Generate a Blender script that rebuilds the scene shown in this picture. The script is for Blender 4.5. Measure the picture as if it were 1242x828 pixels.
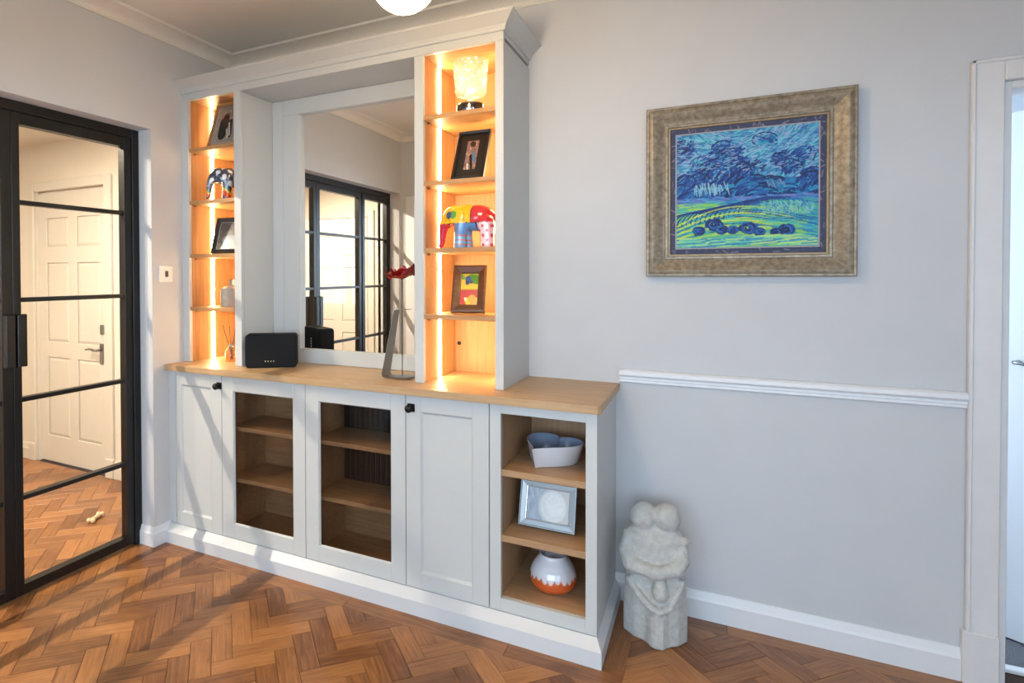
import bpy, bmesh, math, random
import numpy as np
from mathutils import Vector, Matrix, Euler

for o in list(bpy.data.objects):
    bpy.data.objects.remove(o, do_unlink=True)
S = bpy.context.scene
COL = S.collection
random.seed(7)
rng = np.random.default_rng(11)
R = math.radians

# ------------------------------------------------------------------ camera
CAMP = (2.6021, -2.6965, 1.4295)
YAW, PITCH, ROLL = R(27.1813), R(-0.837), R(-0.1747)
FPX, PPX, PPY = 708.0, 496.36, 342.98
_f = Vector((-math.sin(YAW)*math.cos(PITCH), math.cos(YAW)*math.cos(PITCH), math.sin(PITCH)))
_r = Vector((math.cos(YAW), math.sin(YAW), 0)); _u = _r.cross(_f)
r2 = _r*math.cos(ROLL) + _u*math.sin(ROLL); u2 = -_r*math.sin(ROLL) + _u*math.cos(ROLL)
cd = bpy.data.cameras.new('camera'); cam = bpy.data.objects.new('camera', cd); COL.objects.link(cam)
cd.sensor_width = 36; cd.sensor_fit = 'HORIZONTAL'; cd.lens = FPX/1242*36
cd.shift_x = (621-PPX)/1242; cd.shift_y = (PPY-414)/1242
cd.clip_start = 0.02
m = Matrix((r2, u2, -_f)).transposed().to_4x4(); m.translation = CAMP
cam.matrix_world = m
S.camera = cam
def project(p):
    d = Vector(p)-Vector(CAMP); z = d.dot(_f)
    return (PPX+FPX*d.dot(r2)/z, PPY-FPX*d.dot(u2)/z, z)

# ------------------------------------------------------------------ world, lights, exposure
S.view_settings.view_transform = 'Standard'; S.view_settings.look = 'None'
S.view_settings.gamma = 1; S.view_settings.use_curve_mapping = False
S.view_settings.exposure = 0.92
W = bpy.data.worlds.new('sky'); S.world = W; W.use_nodes = True
W.node_tree.nodes['Background'].inputs[0].default_value = (0.62, 0.80, 1.0, 1)
W.node_tree.nodes['Background'].inputs[1].default_value = 6.5
def area(name, loc, rot, sx, sy, power, color, spread=180):
    l = bpy.data.lights.new(name, 'AREA'); l.shape = 'RECTANGLE'; l.size = sx; l.size_y = sy
    l.energy = power; l.color = color; l.spread = R(spread)
    o = bpy.data.objects.new(name, l); COL.objects.link(o); o.location = loc; o.rotation_euler = rot
    return o
# daylight is the plain sky outside the windows; this portal sits in the garden window behind the camera and gives no light of its own
po = area('window_garden_offscreen', (2.3, -5.56, 1.65), (R(90), 0, 0), 3.6, 1.5, 1, (1, 1, 1))
po.data.cycles.is_portal = True

# ------------------------------------------------------------------ helpers
def lin(c):
    return tuple(((x/255/12.92) if x/255 <= .04045 else ((x/255+.055)/1.055)**2.4) for x in c)
def rgba(c): return (*lin(c), 1)
MATS = {}
def newmat(name):
    mt = bpy.data.materials.new(name); mt.use_nodes = True
    nt = mt.node_tree; b = nt.nodes['Principled BSDF']
    MATS[name] = mt
    return mt, nt, b
def N(nt, t, **kw):
    n = nt.nodes.new(t)
    for k, v in kw.items(): setattr(n, k, v)
    return n
def paint(name, col, rough=.5, metal=0, noise=0.03, nscale=6, bump=0.0, bscale=60, spec=.5, coat=0):
    mt, nt, b = newmat(name)
    tc = N(nt, 'ShaderNodeTexCoord')
    nz = N(nt, 'ShaderNodeTexNoise'); nz.inputs['Scale'].default_value = nscale; nz.inputs['Detail'].default_value = 4
    nt.links.new(tc.outputs['Object'], nz.inputs['Vector'])
    rp = N(nt, 'ShaderNodeValToRGB'); c = np.array(lin(col))
    rp.color_ramp.elements[0].position = .3; rp.color_ramp.elements[1].position = .7
    rp.color_ramp.elements[0].color = (*np.clip(c*(1-noise), 0, 1), 1); rp.color_ramp.elements[1].color = (*np.clip(c*(1+noise), 0, 1), 1)
    nt.links.new(nz.outputs['Fac'], rp.inputs[0]); nt.links.new(rp.outputs[0], b.inputs['Base Color'])
    b.inputs['Roughness'].default_value = rough; b.inputs['Metallic'].default_value = metal
    b.inputs['Specular IOR Level'].default_value = spec; b.inputs['Coat Weight'].default_value = coat
    if bump:
        n2 = N(nt, 'ShaderNodeTexNoise'); n2.inputs['Scale'].default_value = bscale; n2.inputs['Detail'].default_value = 6
        nt.links.new(tc.outputs['Object'], n2.inputs['Vector'])
        bp = N(nt, 'ShaderNodeBump'); bp.inputs['Strength'].default_value = bump; bp.inputs['Distance'].default_value = .01
        nt.links.new(n2.outputs['Fac'], bp.inputs['Height']); nt.links.new(bp.outputs[0], b.inputs['Normal'])
    return mt
def wood(name, dark, light, axis=0, rough=.45, stretch=14, scale=5, rand=0.0, bump=.08, coat=0):
    """oak-like grain running along the object's own axis; rand varies tone from piece to piece"""
    mt, nt, b = newmat(name); L = nt.links.new
    tc = N(nt, 'ShaderNodeTexCoord'); oi = N(nt, 'ShaderNodeObjectInfo')
    mul = N(nt, 'ShaderNodeVectorMath', operation='SCALE'); mul.inputs['Scale'].default_value = 37
    cmb = N(nt, 'ShaderNodeCombineXYZ')
    for i in range(3): L(oi.outputs['Random'], cmb.inputs[i])
    L(cmb.outputs[0], mul.inputs[0])
    add = N(nt, 'ShaderNodeVectorMath', operation='ADD'); L(tc.outputs['Object'], add.inputs[0]); L(mul.outputs[0], add.inputs[1])
    mp = N(nt, 'ShaderNodeMapping'); sc = [stretch]*3; sc[axis] = 1.0
    mp.inputs['Scale'].default_value = sc; L(add.outputs[0], mp.inputs['Vector'])
    n1 = N(nt, 'ShaderNodeTexNoise'); n1.inputs['Scale'].default_value = scale; n1.inputs['Detail'].default_value = 7; n1.inputs['Roughness'].default_value = .62
    n1.inputs['Distortion'].default_value = .35
    L(mp.outputs[0], n1.inputs['Vector'])
    n2 = N(nt, 'ShaderNodeTexNoise'); n2.inputs['Scale'].default_value = 9; n2.inputs['Detail'].default_value = 3; L(add.outputs[0], n2.inputs['Vector'])
    mx = N(nt, 'ShaderNodeMath', operation='MULTIPLY_ADD'); mx.inputs[1].default_value = .75
    m2 = N(nt, 'ShaderNodeMath', operation='MULTIPLY'); m2.inputs[1].default_value = .25
    L(n1.outputs['Fac'], mx.inputs[0]); L(n2.outputs['Fac'], m2.inputs[0]); L(m2.outputs[0], mx.inputs[2])
    rr = N(nt, 'ShaderNodeMath', operation='MULTIPLY_ADD'); rr.inputs[1].default_value = rand; 
    sb = N(nt, 'ShaderNodeMath', operation='SUBTRACT'); sb.inputs[1].default_value = .5
    L(oi.outputs['Random'], sb.inputs[0]); L(sb.outputs[0], rr.inputs[0]); L(mx.outputs[0], rr.inputs[2])
    rp = N(nt, 'ShaderNodeValToRGB'); rp.color_ramp.elements[0].position = .28; rp.color_ramp.elements[1].position = .72
    rp.color_ramp.elements[0].color = rgba(dark); rp.color_ramp.elements[1].color = rgba(light)
    L(rr.outputs[0], rp.inputs[0]); L(rp.outputs[0], b.inputs['Base Color'])
    b.inputs['Roughness'].default_value = rough; b.inputs['Coat Weight'].default_value = coat; b.inputs['Coat Roughness'].default_value = .25
    if bump:
        bp = N(nt, 'ShaderNodeBump'); bp.inputs['Strength'].default_value = bump; bp.inputs['Distance'].default_value = .004
        L(n1.outputs['Fac'], bp.inputs['Height']); L(bp.outputs[0], b.inputs['Normal'])
    return mt
def emit(name, col, strength):
    mt, nt, b = newmat(name); nt.nodes.remove(b)
    e = N(nt, 'ShaderNodeEmission'); e.inputs[0].default_value = (*col, 1); e.inputs[1].default_value = strength
    nt.links.new(e.outputs[0], nt.nodes['Material Output'].inputs[0]); return mt
def clear_glass(name, tint=(1, 1, 1), gloss=1.0, ior=1.45, rough=.0):
    mt, nt, b = newmat(name); nt.nodes.remove(b); L = nt.links.new
    t = N(nt, 'ShaderNodeBsdfTransparent'); t.inputs[0].default_value = (*tint, 1)
    g = N(nt, 'ShaderNodeBsdfGlossy'); g.inputs['Roughness'].default_value = rough
    f0 = ((ior-1)/(ior+1))**2
    lw = N(nt, 'ShaderNodeLayerWeight'); lw.inputs[0].default_value = .5
    pw = N(nt, 'ShaderNodeMath', operation='POWER'); pw.inputs[1].default_value = 5; L(lw.outputs['Facing'], pw.inputs[0])
    mu = N(nt, 'ShaderNodeMath', operation='MULTIPLY_ADD'); mu.inputs[1].default_value = (1-f0)*gloss; mu.inputs[2].default_value = f0*gloss; L(pw.outputs[0], mu.inputs[0])
    mx = N(nt, 'ShaderNodeMixShader'); L(mu.outputs[0], mx.inputs[0]); L(t.outputs[0], mx.inputs[1]); L(g.outputs[0], mx.inputs[2])
    L(mx.outputs[0], nt.nodes['Material Output'].inputs[0]); return mt
def attr_paint(name, rough=.5, attr='paint', bump=0.0, coat=0):
    mt, nt, b = newmat(name); L = nt.links.new
    a = N(nt, 'ShaderNodeAttribute'); a.attribute_name = attr
    L(a.outputs['Color'], b.inputs['Base Color']); b.inputs['Roughness'].default_value = rough; b.inputs['Coat Weight'].default_value = coat
    if bump:
        bp = N(nt, 'ShaderNodeBump'); bp.inputs['Strength'].default_value = bump; bp.inputs['Distance'].default_value = .003
        L(a.outputs['Fac'], bp.inputs['Height']); L(bp.outputs[0], b.inputs['Normal'])
    return mt

M_wall = paint('wall_paint', (199, 200, 203), .75, noise=.015, bump=.04, bscale=140)
M_hallwall = paint('hall_wall_paint', (222, 214, 202), .75, noise=.015)
M_ceil = paint('ceiling_paint', (226, 222, 216), .85, noise=.01)
M_cornice = paint('cornice_paint', (226, 222, 216), .8, noise=.01)
M_trim = paint('white_gloss', (222, 223, 226), .35, noise=.01)
M_trimold = paint('aged_white_gloss', (218, 216, 216), .35, noise=.025, nscale=14)
M_cab = paint('grey_cabinet_paint', (193, 195, 194), .42, noise=.012)
M_plinth = paint('plinth_paint', (204, 206, 209), .38, noise=.01)
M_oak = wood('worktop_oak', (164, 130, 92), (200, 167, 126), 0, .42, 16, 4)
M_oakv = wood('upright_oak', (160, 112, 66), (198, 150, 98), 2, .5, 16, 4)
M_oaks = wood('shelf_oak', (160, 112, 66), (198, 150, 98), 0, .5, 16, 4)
M_plank = wood('parquet_oak', (104, 62, 31), (172, 116, 66), 0, .36, 15, 7, rand=.34, bump=.12, coat=.15)
M_border = wood('border_oak', (104, 62, 31), (172, 116, 66), 0, .36, 15, 6, rand=.25, bump=.12, coat=.15)
M_slab = paint('floor_joint', (58, 36, 20), .7)
M_black = paint('black_steel', (22, 20, 20), .38, metal=.2, noise=.1)
M_blackmetal = paint('black_iron', (20, 18, 18), .45, metal=.4, noise=.2, bump=.1)
M_glass = clear_glass('door_glass', (.97, .97, .96), .45)
M_smoked = clear_glass('cabinet_glass', (.83, .81, .79), .7)
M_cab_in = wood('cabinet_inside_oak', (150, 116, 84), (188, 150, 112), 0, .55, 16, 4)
M_rad = paint('dark_radiator', (44, 40, 40), .4)
M_dark = paint('dark_void', (26, 23, 22), .7)
mt, nt, b = newmat('mirror'); b.inputs['Metallic'].default_value = 1; b.inputs['Roughness'].default_value = 0.0
b.inputs['Base Color'].default_value = (.92, .92, .91, 1); M_mirror = mt
M_led = emit('led_warm', (1.0, .76, .40), 42)
M_lamp_hall = emit('downlight_warm', (1.0, .80, .55), 12)

# ---- mesh building
def bm_new(): return bmesh.new()
def box(bm, x0, x1, y0, y1, z0, z1, bev=0.0, seg=1):
    t = bmesh.new()
    vs = [t.verts.new((x, y, z)) for x in (x0, x1) for y in (y0, y1) for z in (z0, z1)]
    for f in ((0, 1, 3, 2), (4, 6, 7, 5), (0, 4, 5, 1), (2, 3, 7, 6), (0, 2, 6, 4), (1, 5, 7, 3)):
        t.faces.new([vs[i] for i in f])
    bmesh.ops.recalc_face_normals(t, faces=t.faces)
    if bev: bmesh.ops.bevel(t, geom=t.edges[:], offset=bev, segments=seg, affect='EDGES', profile=.5)
    merge(bm, t)
def merge(bm, t, mat=None):
    if mat is not None: t.transform(mat)
    me = bpy.data.meshes.new('tmp'); t.to_mesh(me); t.free(); bm.from_mesh(me); bpy.data.meshes.remove(me)
def lathe(bm, prof, n=40, cx=0, cy=0, cap=True, fn=None):
    rings = []
    for r, z in prof:
        ring = []
        for i in range(n):
            a = 2*math.pi*i/n; rr = r*(fn(a, z) if fn else 1)
            ring.append(bm.verts.new((cx+rr*math.cos(a), cy+rr*math.sin(a), z)))
        rings.append(ring)
    for a, b_ in zip(rings, rings[1:]):
        for i in range(n): bm.faces.new((a[i], a[(i+1) % n], b_[(i+1) % n], b_[i]))
    if cap:
        bm.faces.new(rings[0][::-1]); bm.faces.new(rings[-1])
def prism(bm, pts, z0, z1, frm=None):
    """polygon pts (2D) extruded from z0 to z1; frm maps (a,b,h)->xyz"""
    frm = frm or (lambda a, b_, h: (a, b_, h))
    lo = [bm.verts.new(frm(a, b_, z0)) for a, b_ in pts]; hi = [bm.verts.new(frm(a, b_, z1)) for a, b_ in pts]
    n = len(pts); bm.faces.new(lo[::-1]); bm.faces.new(hi)
    for i in range(n): bm.faces.new((lo[i], lo[(i+1) % n], hi[(i+1) % n], hi[i]))
def tube(bm, pts, r, n=10):
    pts = [Vector(p) for p in pts]; rings = []
    rs = r if isinstance(r, (list, tuple)) else [r]*len(pts)
    for i, p in enumerate(pts):
        d = (pts[min(i+1, len(pts)-1)]-pts[max(i-1, 0)]).normalized()
        a = d.cross(Vector((0, 0, 1)) if abs(d.z) < .9 else Vector((1, 0, 0))).normalized(); c = d.cross(a)
        rings.append([bm.verts.new(p+(a*math.cos(t)+c*math.sin(t))*rs[i]) for t in [2*math.pi*k/n for k in range(n)]])
    for a, b_ in zip(rings, rings[1:]):
        for i in range(n): bm.faces.new((a[i], a[(i+1) % n], b_[(i+1) % n], b_[i]))
    bm.faces.new(rings[0][::-1]); bm.faces.new(rings[-1])
def link(name, me, mat, parent=None, smooth=False):
    me.name = name; me.materials.clear(); me.materials.append(mat)
    if smooth:
        for p in me.polygons: p.use_smooth = True
    o = bpy.data.objects.new(name, me); COL.objects.link(o)
    if parent is not None: o.parent = parent
    return o
def origin_of(o):
    v = Vector((0, 0, 0))
    while o is not None: v += o.location; o = o.parent
    return v
def part(name, bm, mat, parent=None, smooth=False, world=True, label=None):
    """bm in world coordinates (world=True) or in the parent's own frame"""
    bmesh.ops.recalc_face_normals(bm, faces=bm.faces)
    if world and parent is not None: bmesh.ops.translate(bm, verts=bm.verts, vec=-origin_of(parent))
    me = bpy.data.meshes.new(name); bm.to_mesh(me); bm.free()
    o = link(name, me, mat, parent, smooth)
    if label: o['label'] = label
    return o
def boxpart(name, mat, parent, *dims, bev=.0015, **k):
    bm = bm_new(); box(bm, *dims, bev); return part(name, bm, mat, parent, **k)
def thing(name, label, cat, loc=(0, 0, 0), rot=(0, 0, 0), group=None):
    o = bpy.data.objects.new(name, None); COL.objects.link(o); o.location = loc; o.rotation_euler = rot
    o.empty_display_size = .05
    tag(o, label, cat, group); return o
def tag(o, label, cat, group=None):
    o['label'] = label; o['category'] = cat
    if group: o['group'] = group
    return o
def struct(o, label=None):
    o['kind'] = 'structure'
    if label: o['label'] = label
    return o
def autosmooth(o, ang=35):
    for p in o.data.polygons: p.use_smooth = True
    o.data.set_sharp_from_angle(angle=R(ang)); return o
def skirt_profile(bm, a, b_, nrm, z1=.113, th=.018, z_bev=.078, top=.006):
    """moulded board along the segment a->b (2D), projecting along nrm"""
    a = Vector((*a, 0)); d = Vector((*b_, 0))-a; n = Vector((*nrm, 0))
    prof = [(0, 0), (th, 0), (th, z_bev), (th*.72, z_bev+.010), (top, z1), (0, z1)]
    r0 = [bm.verts.new(a+n*p+Vector((0, 0, z))) for p, z in prof]; r1 = [bm.verts.new(a+d+n*p+Vector((0, 0, z))) for p, z in prof]
    k = len(prof)
    for i in range(k): bm.faces.new((r0[i], r0[(i+1) % k], r1[(i+1) % k], r1[i]))
    bm.faces.new(r0); bm.faces.new(r1[::-1])

# ------------------------------------------------------------------ room shell
HC = 2.735     # ceiling height
YO, YE, ZO = .586, 2.385, 2.193      # glazed opening in the left wall
WT = .20       # left wall thickness
YF = -2.42     # front wall line
XR = 4.55
bm = bm_new()
box(bm, -WT, 0, -YO, .13, -.02, HC); box(bm, -WT, 0, -YE, -YO, ZO, HC); box(bm, -WT, 0, YF-.12, -YE, -.02, HC)
struct(part('wall_left', bm, M_wall))
DX0, DX1, DZ = 3.487, 4.14, 2.078     # doorway in the back wall
bm = bm_new()
box(bm, 0, DX0, 0, .13, -.02, HC); box(bm, DX1, XR, 0, .13, -.02, HC); box(bm, DX0, DX1, 0, .13, DZ, HC)
struct(part('wall_back', bm, M_wall))
bm = bm_new(); box(bm, XR, XR+.12, -5.5, -4.3, -.02, HC); box(bm, XR, XR+.12, -3.0, .13, -.02, HC); box(bm, XR, XR+.12, -4.3, -3.0, -.02, .9); box(bm, XR, XR+.12, -4.3, -3.0, 2.3, HC)
struct(part('wall_right', bm, M_wall))
win = struct(thing('window_2_added', 'added white side window, out of view, letting in sky light', 'window')); del win['category']  # unseen window, added to light the tower end and left wall
bm = bm_new()
for y in (-4.3, -3.68, -3.06): box(bm, XR+.04, XR+.1, y, y+.06, .9, 2.3, .003)
box(bm, XR+.04, XR+.1, -4.24, -3.06, .9, .96, .003); box(bm, XR+.04, XR+.1, -4.24, -3.06, 2.24, 2.3, .003)
part('window_frame', bm, M_trim, win)
for y in (-4.24, -3.62): boxpart('pane', M_glass, win, XR+.067, XR+.073, y, y+.56, .96, 2.24, bev=0)
# front wall: a wide cased opening in which the camera stands; the garden room beyond it
OX0, OX1, OZ = .155, 4.3, 2.07
bm = bm_new(); box(bm, 0, OX0, YF-.12, YF, -.02, HC); box(bm, OX1, XR, YF-.12, YF, -.02, HC); box(bm, OX0, OX1, YF-.12, YF, OZ, HC)
struct(part('wall_front', bm, M_wall))
bm = bm_new()
box(bm, .065, .155, YF, YF+.02, 0, OZ+.09, .003); box(bm, .155, OX1+.09, YF, YF+.02, OZ, OZ+.09, .003); box(bm, OX1, OX1+.09, YF, YF+.02, 0, OZ, .003)
struct(part('trim_1', bm, M_trim))
bm = bm_new()
box(bm, -.32, -.2, -5.5, YF-.12, -.02, HC); box(bm, -.2, 0, YF-.24, YF-.12, -.02, HC)
struct(part('wall_garden_left', bm, M_wall))
GX0, GX1, GZ0, GZ1 = .5, 4.1, .9, 2.4
bm = bm_new()
box(bm, -.32, GX0, -5.5, -5.38, -.02, HC); box(bm, GX1, XR, -5.5, -5.38, -.02, HC)
box(bm, GX0, GX1, -5.5, -5.38, -.02, GZ0); box(bm, GX0, GX1, -5.5, -5.38, GZ1, HC)
struct(part('wall_garden', bm, M_wall))
win = struct(thing('window_1', 'wide white garden window', 'window')); del win['category']
bm = bm_new()
for i in range(5):
    x = GX0+(GX1-GX0-.06)*i/4; box(bm, x, x+.06, -5.47, -5.41, GZ0, GZ1, .003)
box(bm, GX0, GX1, -5.47, -5.41, GZ0, GZ0+.06, .003); box(bm, GX0, GX1, -5.47, -5.41, GZ1-.06, GZ1, .003)
part('window_frame', bm, M_trim, win)
for i in range(4):
    x = GX0+(GX1-GX0-.06)*i/4; boxpart('pane', M_glass, win, x+.06, x+(GX1-GX0-.06)/4, -5.443, -5.437, GZ0+.06, GZ1-.06, bev=0)
bm = bm_new(); box(bm, 0, XR, YF, 0, HC, HC+.06); box(bm, -.32, XR, -5.5, YF, HC, HC+.06)
struct(part('ceiling', bm, M_ceil))
# cornice (cove) round the ceiling
def cornice(name, a, b_, n, ma=0, mb=0):
    bm = bm_new(); a = Vector((*a, 0)); b_ = Vector((*b_, 0)); n = Vector((*n, 0)); d = (b_-a).normalized()
    prof = [(0, HC-.058), (.006, HC-.058), (.006, HC-.052)]
    for i in range(9):
        t = i/8*math.pi/2; prof.append((.008+.078*(1-math.cos(t)), HC-.050+.040*math.sin(t)))
    prof += [(.092, HC-.010), (.097, HC-.006), (.1, HC), (0, HC)]
    r0 = [bm.verts.new(a+n*p+d*(p*ma)+Vector((0, 0, z))) for p, z in prof]; r1 = [bm.verts.new(b_+n*p-d*(p*mb)+Vector((0, 0, z))) for p, z in prof]
    k = len(prof)
    for i in range(k): bm.faces.new((r0[i], r0[(i+1) % k], r1[(i+1) % k], r1[i]))
    bm.faces.new(r0); bm.faces.new(r1[::-1])
    struct(autosmooth(part(name, bm, M_cornice), 30))
cornice('trim_2', (0, YF), (0, 0), (1, 0), 1, 1)
cornice('trim_3', (0, 0), (XR, 0), (0, -1), 1, 1)
cornice('trim_4', (0, YF), (XR, YF), (0, 1), 1, 1)
# hall behind the glazed doors
HX = -2.75; HH = 2.43
bm = bm_new()
box(bm, -1.19, -WT, 0, .13, -.02, HH); box(bm, HX-.1, -2.02, 0, .13, -.02, HH); box(bm, -2.02, -1.19, 0, .13, 2.07, HH)
struct(part('wall_hall_back', bm, M_hallwall))
bm = bm_new(); box(bm, HX-.1, HX, -2.95, 0, -.02, HH); struct(part('wall_hall_left', bm, M_hallwall))
HF = -2.85
bm = bm_new(); box(bm, HX-.1, -.32, HF-.1, HF, -.02, HH); box(bm, -.32, -WT, HF-.1, YF-.12, -.02, HH); struct(part('wall_hall_front', bm, M_hallwall))
bm = bm_new(); box(bm, HX-.1, -WT, -2.95, .13, HH, HH+.06); struct(part('ceiling_hall', bm, M_hallwall))
# far room behind the right doorway
M_bright = paint('far_room_paint', (222, 223, 226), .7, noise=.01)
bm = bm_new(); box(bm, 2.44, 2.5, .13, .26, -.02, 2.6); box(bm, 2.44, 2.5, 1.44, 2.6, -.02, 2.6); box(bm, 2.44, 2.5, .26, 1.44, -.02, .86); box(bm, 2.44, 2.5, .26, 1.44, 2.14, 2.6)
box(bm, 2.44, 5.0, 2.6, 2.7, -.02, 2.6); box(bm, 4.95, 5.05, .13, 2.6, -.02, 2.6); box(bm, 2.44, 5.05, .13, 2.7, 2.6, 2.66)
struct(part('wall_far_room', bm, M_bright))

# ------------------------------------------------------------------ floor: herringbone oak
fl = bm_new()
box(fl, HX-.1, 4.67, -5.5, 0.0, -.06, -.0035); box(fl, 2.44, 5.05, 0.0, 2.7, -.06, -.0035); box(fl, HX-.1, 0, 0, .13, -.06, -.0035)
floor = struct(part('floor', fl, M_slab), 'herringbone oak parquet floor with a plank border')
PW, PL = .076, .228
U = Vector((1, 1))/math.sqrt(2); V = Vector((-1, 1))/math.sqrt(2)
DU, DV = -.5*PW, -19.6*PW
def clip(poly, a, b_, c):
    """keep a*x+b*y<=c"""
    out = []
    for i in range(len(poly)):
        p, q = poly[i], poly[(i+1) % len(poly)]
        fp = a*p[0]+b_*p[1]-c; fq = a*q[0]+b_*q[1]-c
        if fp <= 0: out.append(p)
        if fp*fq < 0:
            t = fp/(fp-fq); out.append((p[0]+(q[0]-p[0])*t, p[1]+(q[1]-p[1])*t))
    return out
def parea(p): return abs(sum(p[i][0]*p[(i+1) % len(p)][1]-p[(i+1) % len(p)][0]*p[i][1] for i in range(len(p))))/2 if len(p) > 2 else 0
XB, YB1, YB2 = 2.338, -.61, -.09       # inner edges of the border boards
GAP = .0006
def plank_bm(bm, poly):
    c = (sum(p[0] for p in poly)/len(poly), sum(p[1] for p in poly)/len(poly))
    prism(bm, poly, -.008, 0)
def chamf_full():
    bm = bm_new(); l, w = PL/2-GAP, PW/2-GAP; e = .0012
    rings = [[(-l, -w, -.008), (l, -w, -.008), (l, w, -.008), (-l, w, -.008)], [(-l, -w, -e), (l, -w, -e), (l, w, -e), (-l, w, -e)],
             [(-l+e, -w+e, 0), (l-e, -w+e, 0), (l-e, w-e, 0), (-l+e, w-e, 0)]]
    rs = [[bm.verts.new(p) for p in r] for r in rings]
    for a, b_ in zip(rs, rs[1:]):
        for i in range(4): bm.faces.new((a[i], a[(i+1) % 4], b_[(i+1) % 4], b_[i]))
    bm.faces.new(rs[2]); bm.faces.new(rs[0][::-1])
    bmesh.ops.recalc_face_normals(bm, faces=bm.faces)
    me = bpy.data.meshes.new('plank'); bm.to_mesh(me); bm.free(); me.materials.append(M_plank); return me
full = chamf_full()
planks = []
rest = bm_new(); rest_col = []
for i in range(-75, 75):
    for j in range(-30, 30):
        for kind in (0, 1):
            u0, v0 = i+3*j, i-3*j
            if kind == 0: cu, cv, ang = u0+1.5, v0+.5, R(45)
            else: cu, cv, ang = u0+3.5, v0-.5, R(135)
            c = U*(cu*PW+DU)+V*(cv*PW+DV)
            x, y = c.x, c.y
            if not (-2.75 < x < 4.7 and -3.3 < y < .2): continue
            ax = Vector((math.cos(ang), math.sin(ang))); bx_ = Vector((-ax.y, ax.x))
            hl, hw = PL/2-GAP, PW/2-GAP
            poly = [tuple(c+ax*a+bx_*b_) for a, b_ in ((-hl, -hw), (hl, -hw), (hl, hw), (-hl, hw))]
            A = parea(poly)
            if x < -.0:
                pieces = [clip(poly, 0, 1, -.012)]
                if y > -YO+.05 and x > -WT+.05: continue
            else:
                notch = clip(clip(poly, 1, 0, XB), 0, -1, -YB1)
                if parea(notch) > 1e-6:
                    pieces = [clip(clip(poly, 1, 0, XB), 0, 1, YB1), clip(clip(poly, -1, 0, -XB), 0, 1, YB2)]
                else: pieces = [clip(poly, 0, 1, YB2)]
                pieces = [clip(p, 1, 0, XR) if p else p for p in pieces]
            pieces = [p for p in pieces if parea(p) > 2e-5]
            if not pieces: continue
            px, py, z = project((x, y, 0))
            vis = z > .1 and -25 < px < 1267 and 0 < py < 875
            if x < -.1 and vis:
                t = (-.11-CAMP[0])/(x-CAMP[0]); yy = CAMP[1]+(y-CAMP[1])*t
                vis = -1.30 < yy < -.62
            if vis and x > -.1 and y > -.03: vis = False
            if vis and x > 0:        # behind the cabinet's end
                t = (2.263-CAMP[0])/(x-CAMP[0]) if abs(x-CAMP[0]) > 1e-3 else 9
                if 0 < t < 1 and x < 2.263 and CAMP[1]+(y-CAMP[1])*t > -.53: vis = False
            planks.append((0 if vis else 1, math.hypot(x-CAMP[0], y-CAMP[1]), c, ang, pieces, abs(sum(parea(p) for p in pieces)-A) < 1e-6))
planks.sort(key=lambda p: (p[0], p[1]))
for n, (hid, dist, c, ang, pieces, whole) in enumerate(planks):
    if not hid and n < 299:
        if whole: me = full
        else:
            bm = bm_new()
            rot = Matrix.Rotation(-ang, 2)
            for p in pieces: prism(bm, [tuple(rot @ (Vector(q)-c)) for q in p], -.008, 0)
            bmesh.ops.recalc_face_normals(bm, faces=bm.faces)
            me = bpy.data.meshes.new('plank'); bm.to_mesh(me); bm.free(); me.materials.append(M_plank)
        o = bpy.data.objects.new('plank', me); COL.objects.link(o); o.parent = floor
        o.location = (c.x, c.y, 0); o.rotation_euler = (0, 0, ang)
    else:
        for p in pieces: prism(rest, p, -.008, 0)
o = part('plank_field', rest, M_plank, floor); o['kind'] = 'stuff'
def border(x0, x1, y0, y1, along):
    bm = bm_new(); lx, ly = (x1-x0)/2, (y1-y0)/2
    if along == 'y': lx, ly = ly, lx
    box(bm, -lx+GAP, lx-GAP, -ly+GAP, ly-GAP, -.008, 0, .001)
    o = part('border_plank', bm, M_border, floor, world=False); o.location = ((x0+x1)/2, (y0+y1)/2, 0)
    if along == 'y': o.rotation_euler = (0, 0, R(90))
for a, b_ in ((0, .42), (.42, 1.2), (1.2, 1.92), (1.92, XB)): border(a, b_, YB1, -.5, 'x')
border(2.24, XB, -.5, YB2, 'y')
for a, b_ in ((2.24, 2.672), (2.672, 3.4), (3.4, 4.1), (4.1, XR)): border(a, b_, YB2, 0, 'x')
bm = bm_new(); box(bm, -.2, XR, -5.38, -3.3, -.0035, .001); struct(part('floor_garden_bounce', bm, paint('pale_bounce_floor', (205, 201, 194), .5, noise=.05)))  # unseen pale floor, added to bounce light up to the ceiling
M_carpet = paint('grey_carpet', (104, 106, 110), .95, noise=.35, nscale=260, bump=.6, bscale=300)
bm = bm_new(); box(bm, 2.5, 4.95, .15, 2.6, -.0035, .008)
struct(part('floor_far_room', bm, M_carpet)); 
bm = bm_new(); box(bm, DX0, DX1, .118, .155, -.003, .012, .003); struct(part('trim_5', bm, M_trim), 'pale threshold strip in the doorway')

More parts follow.
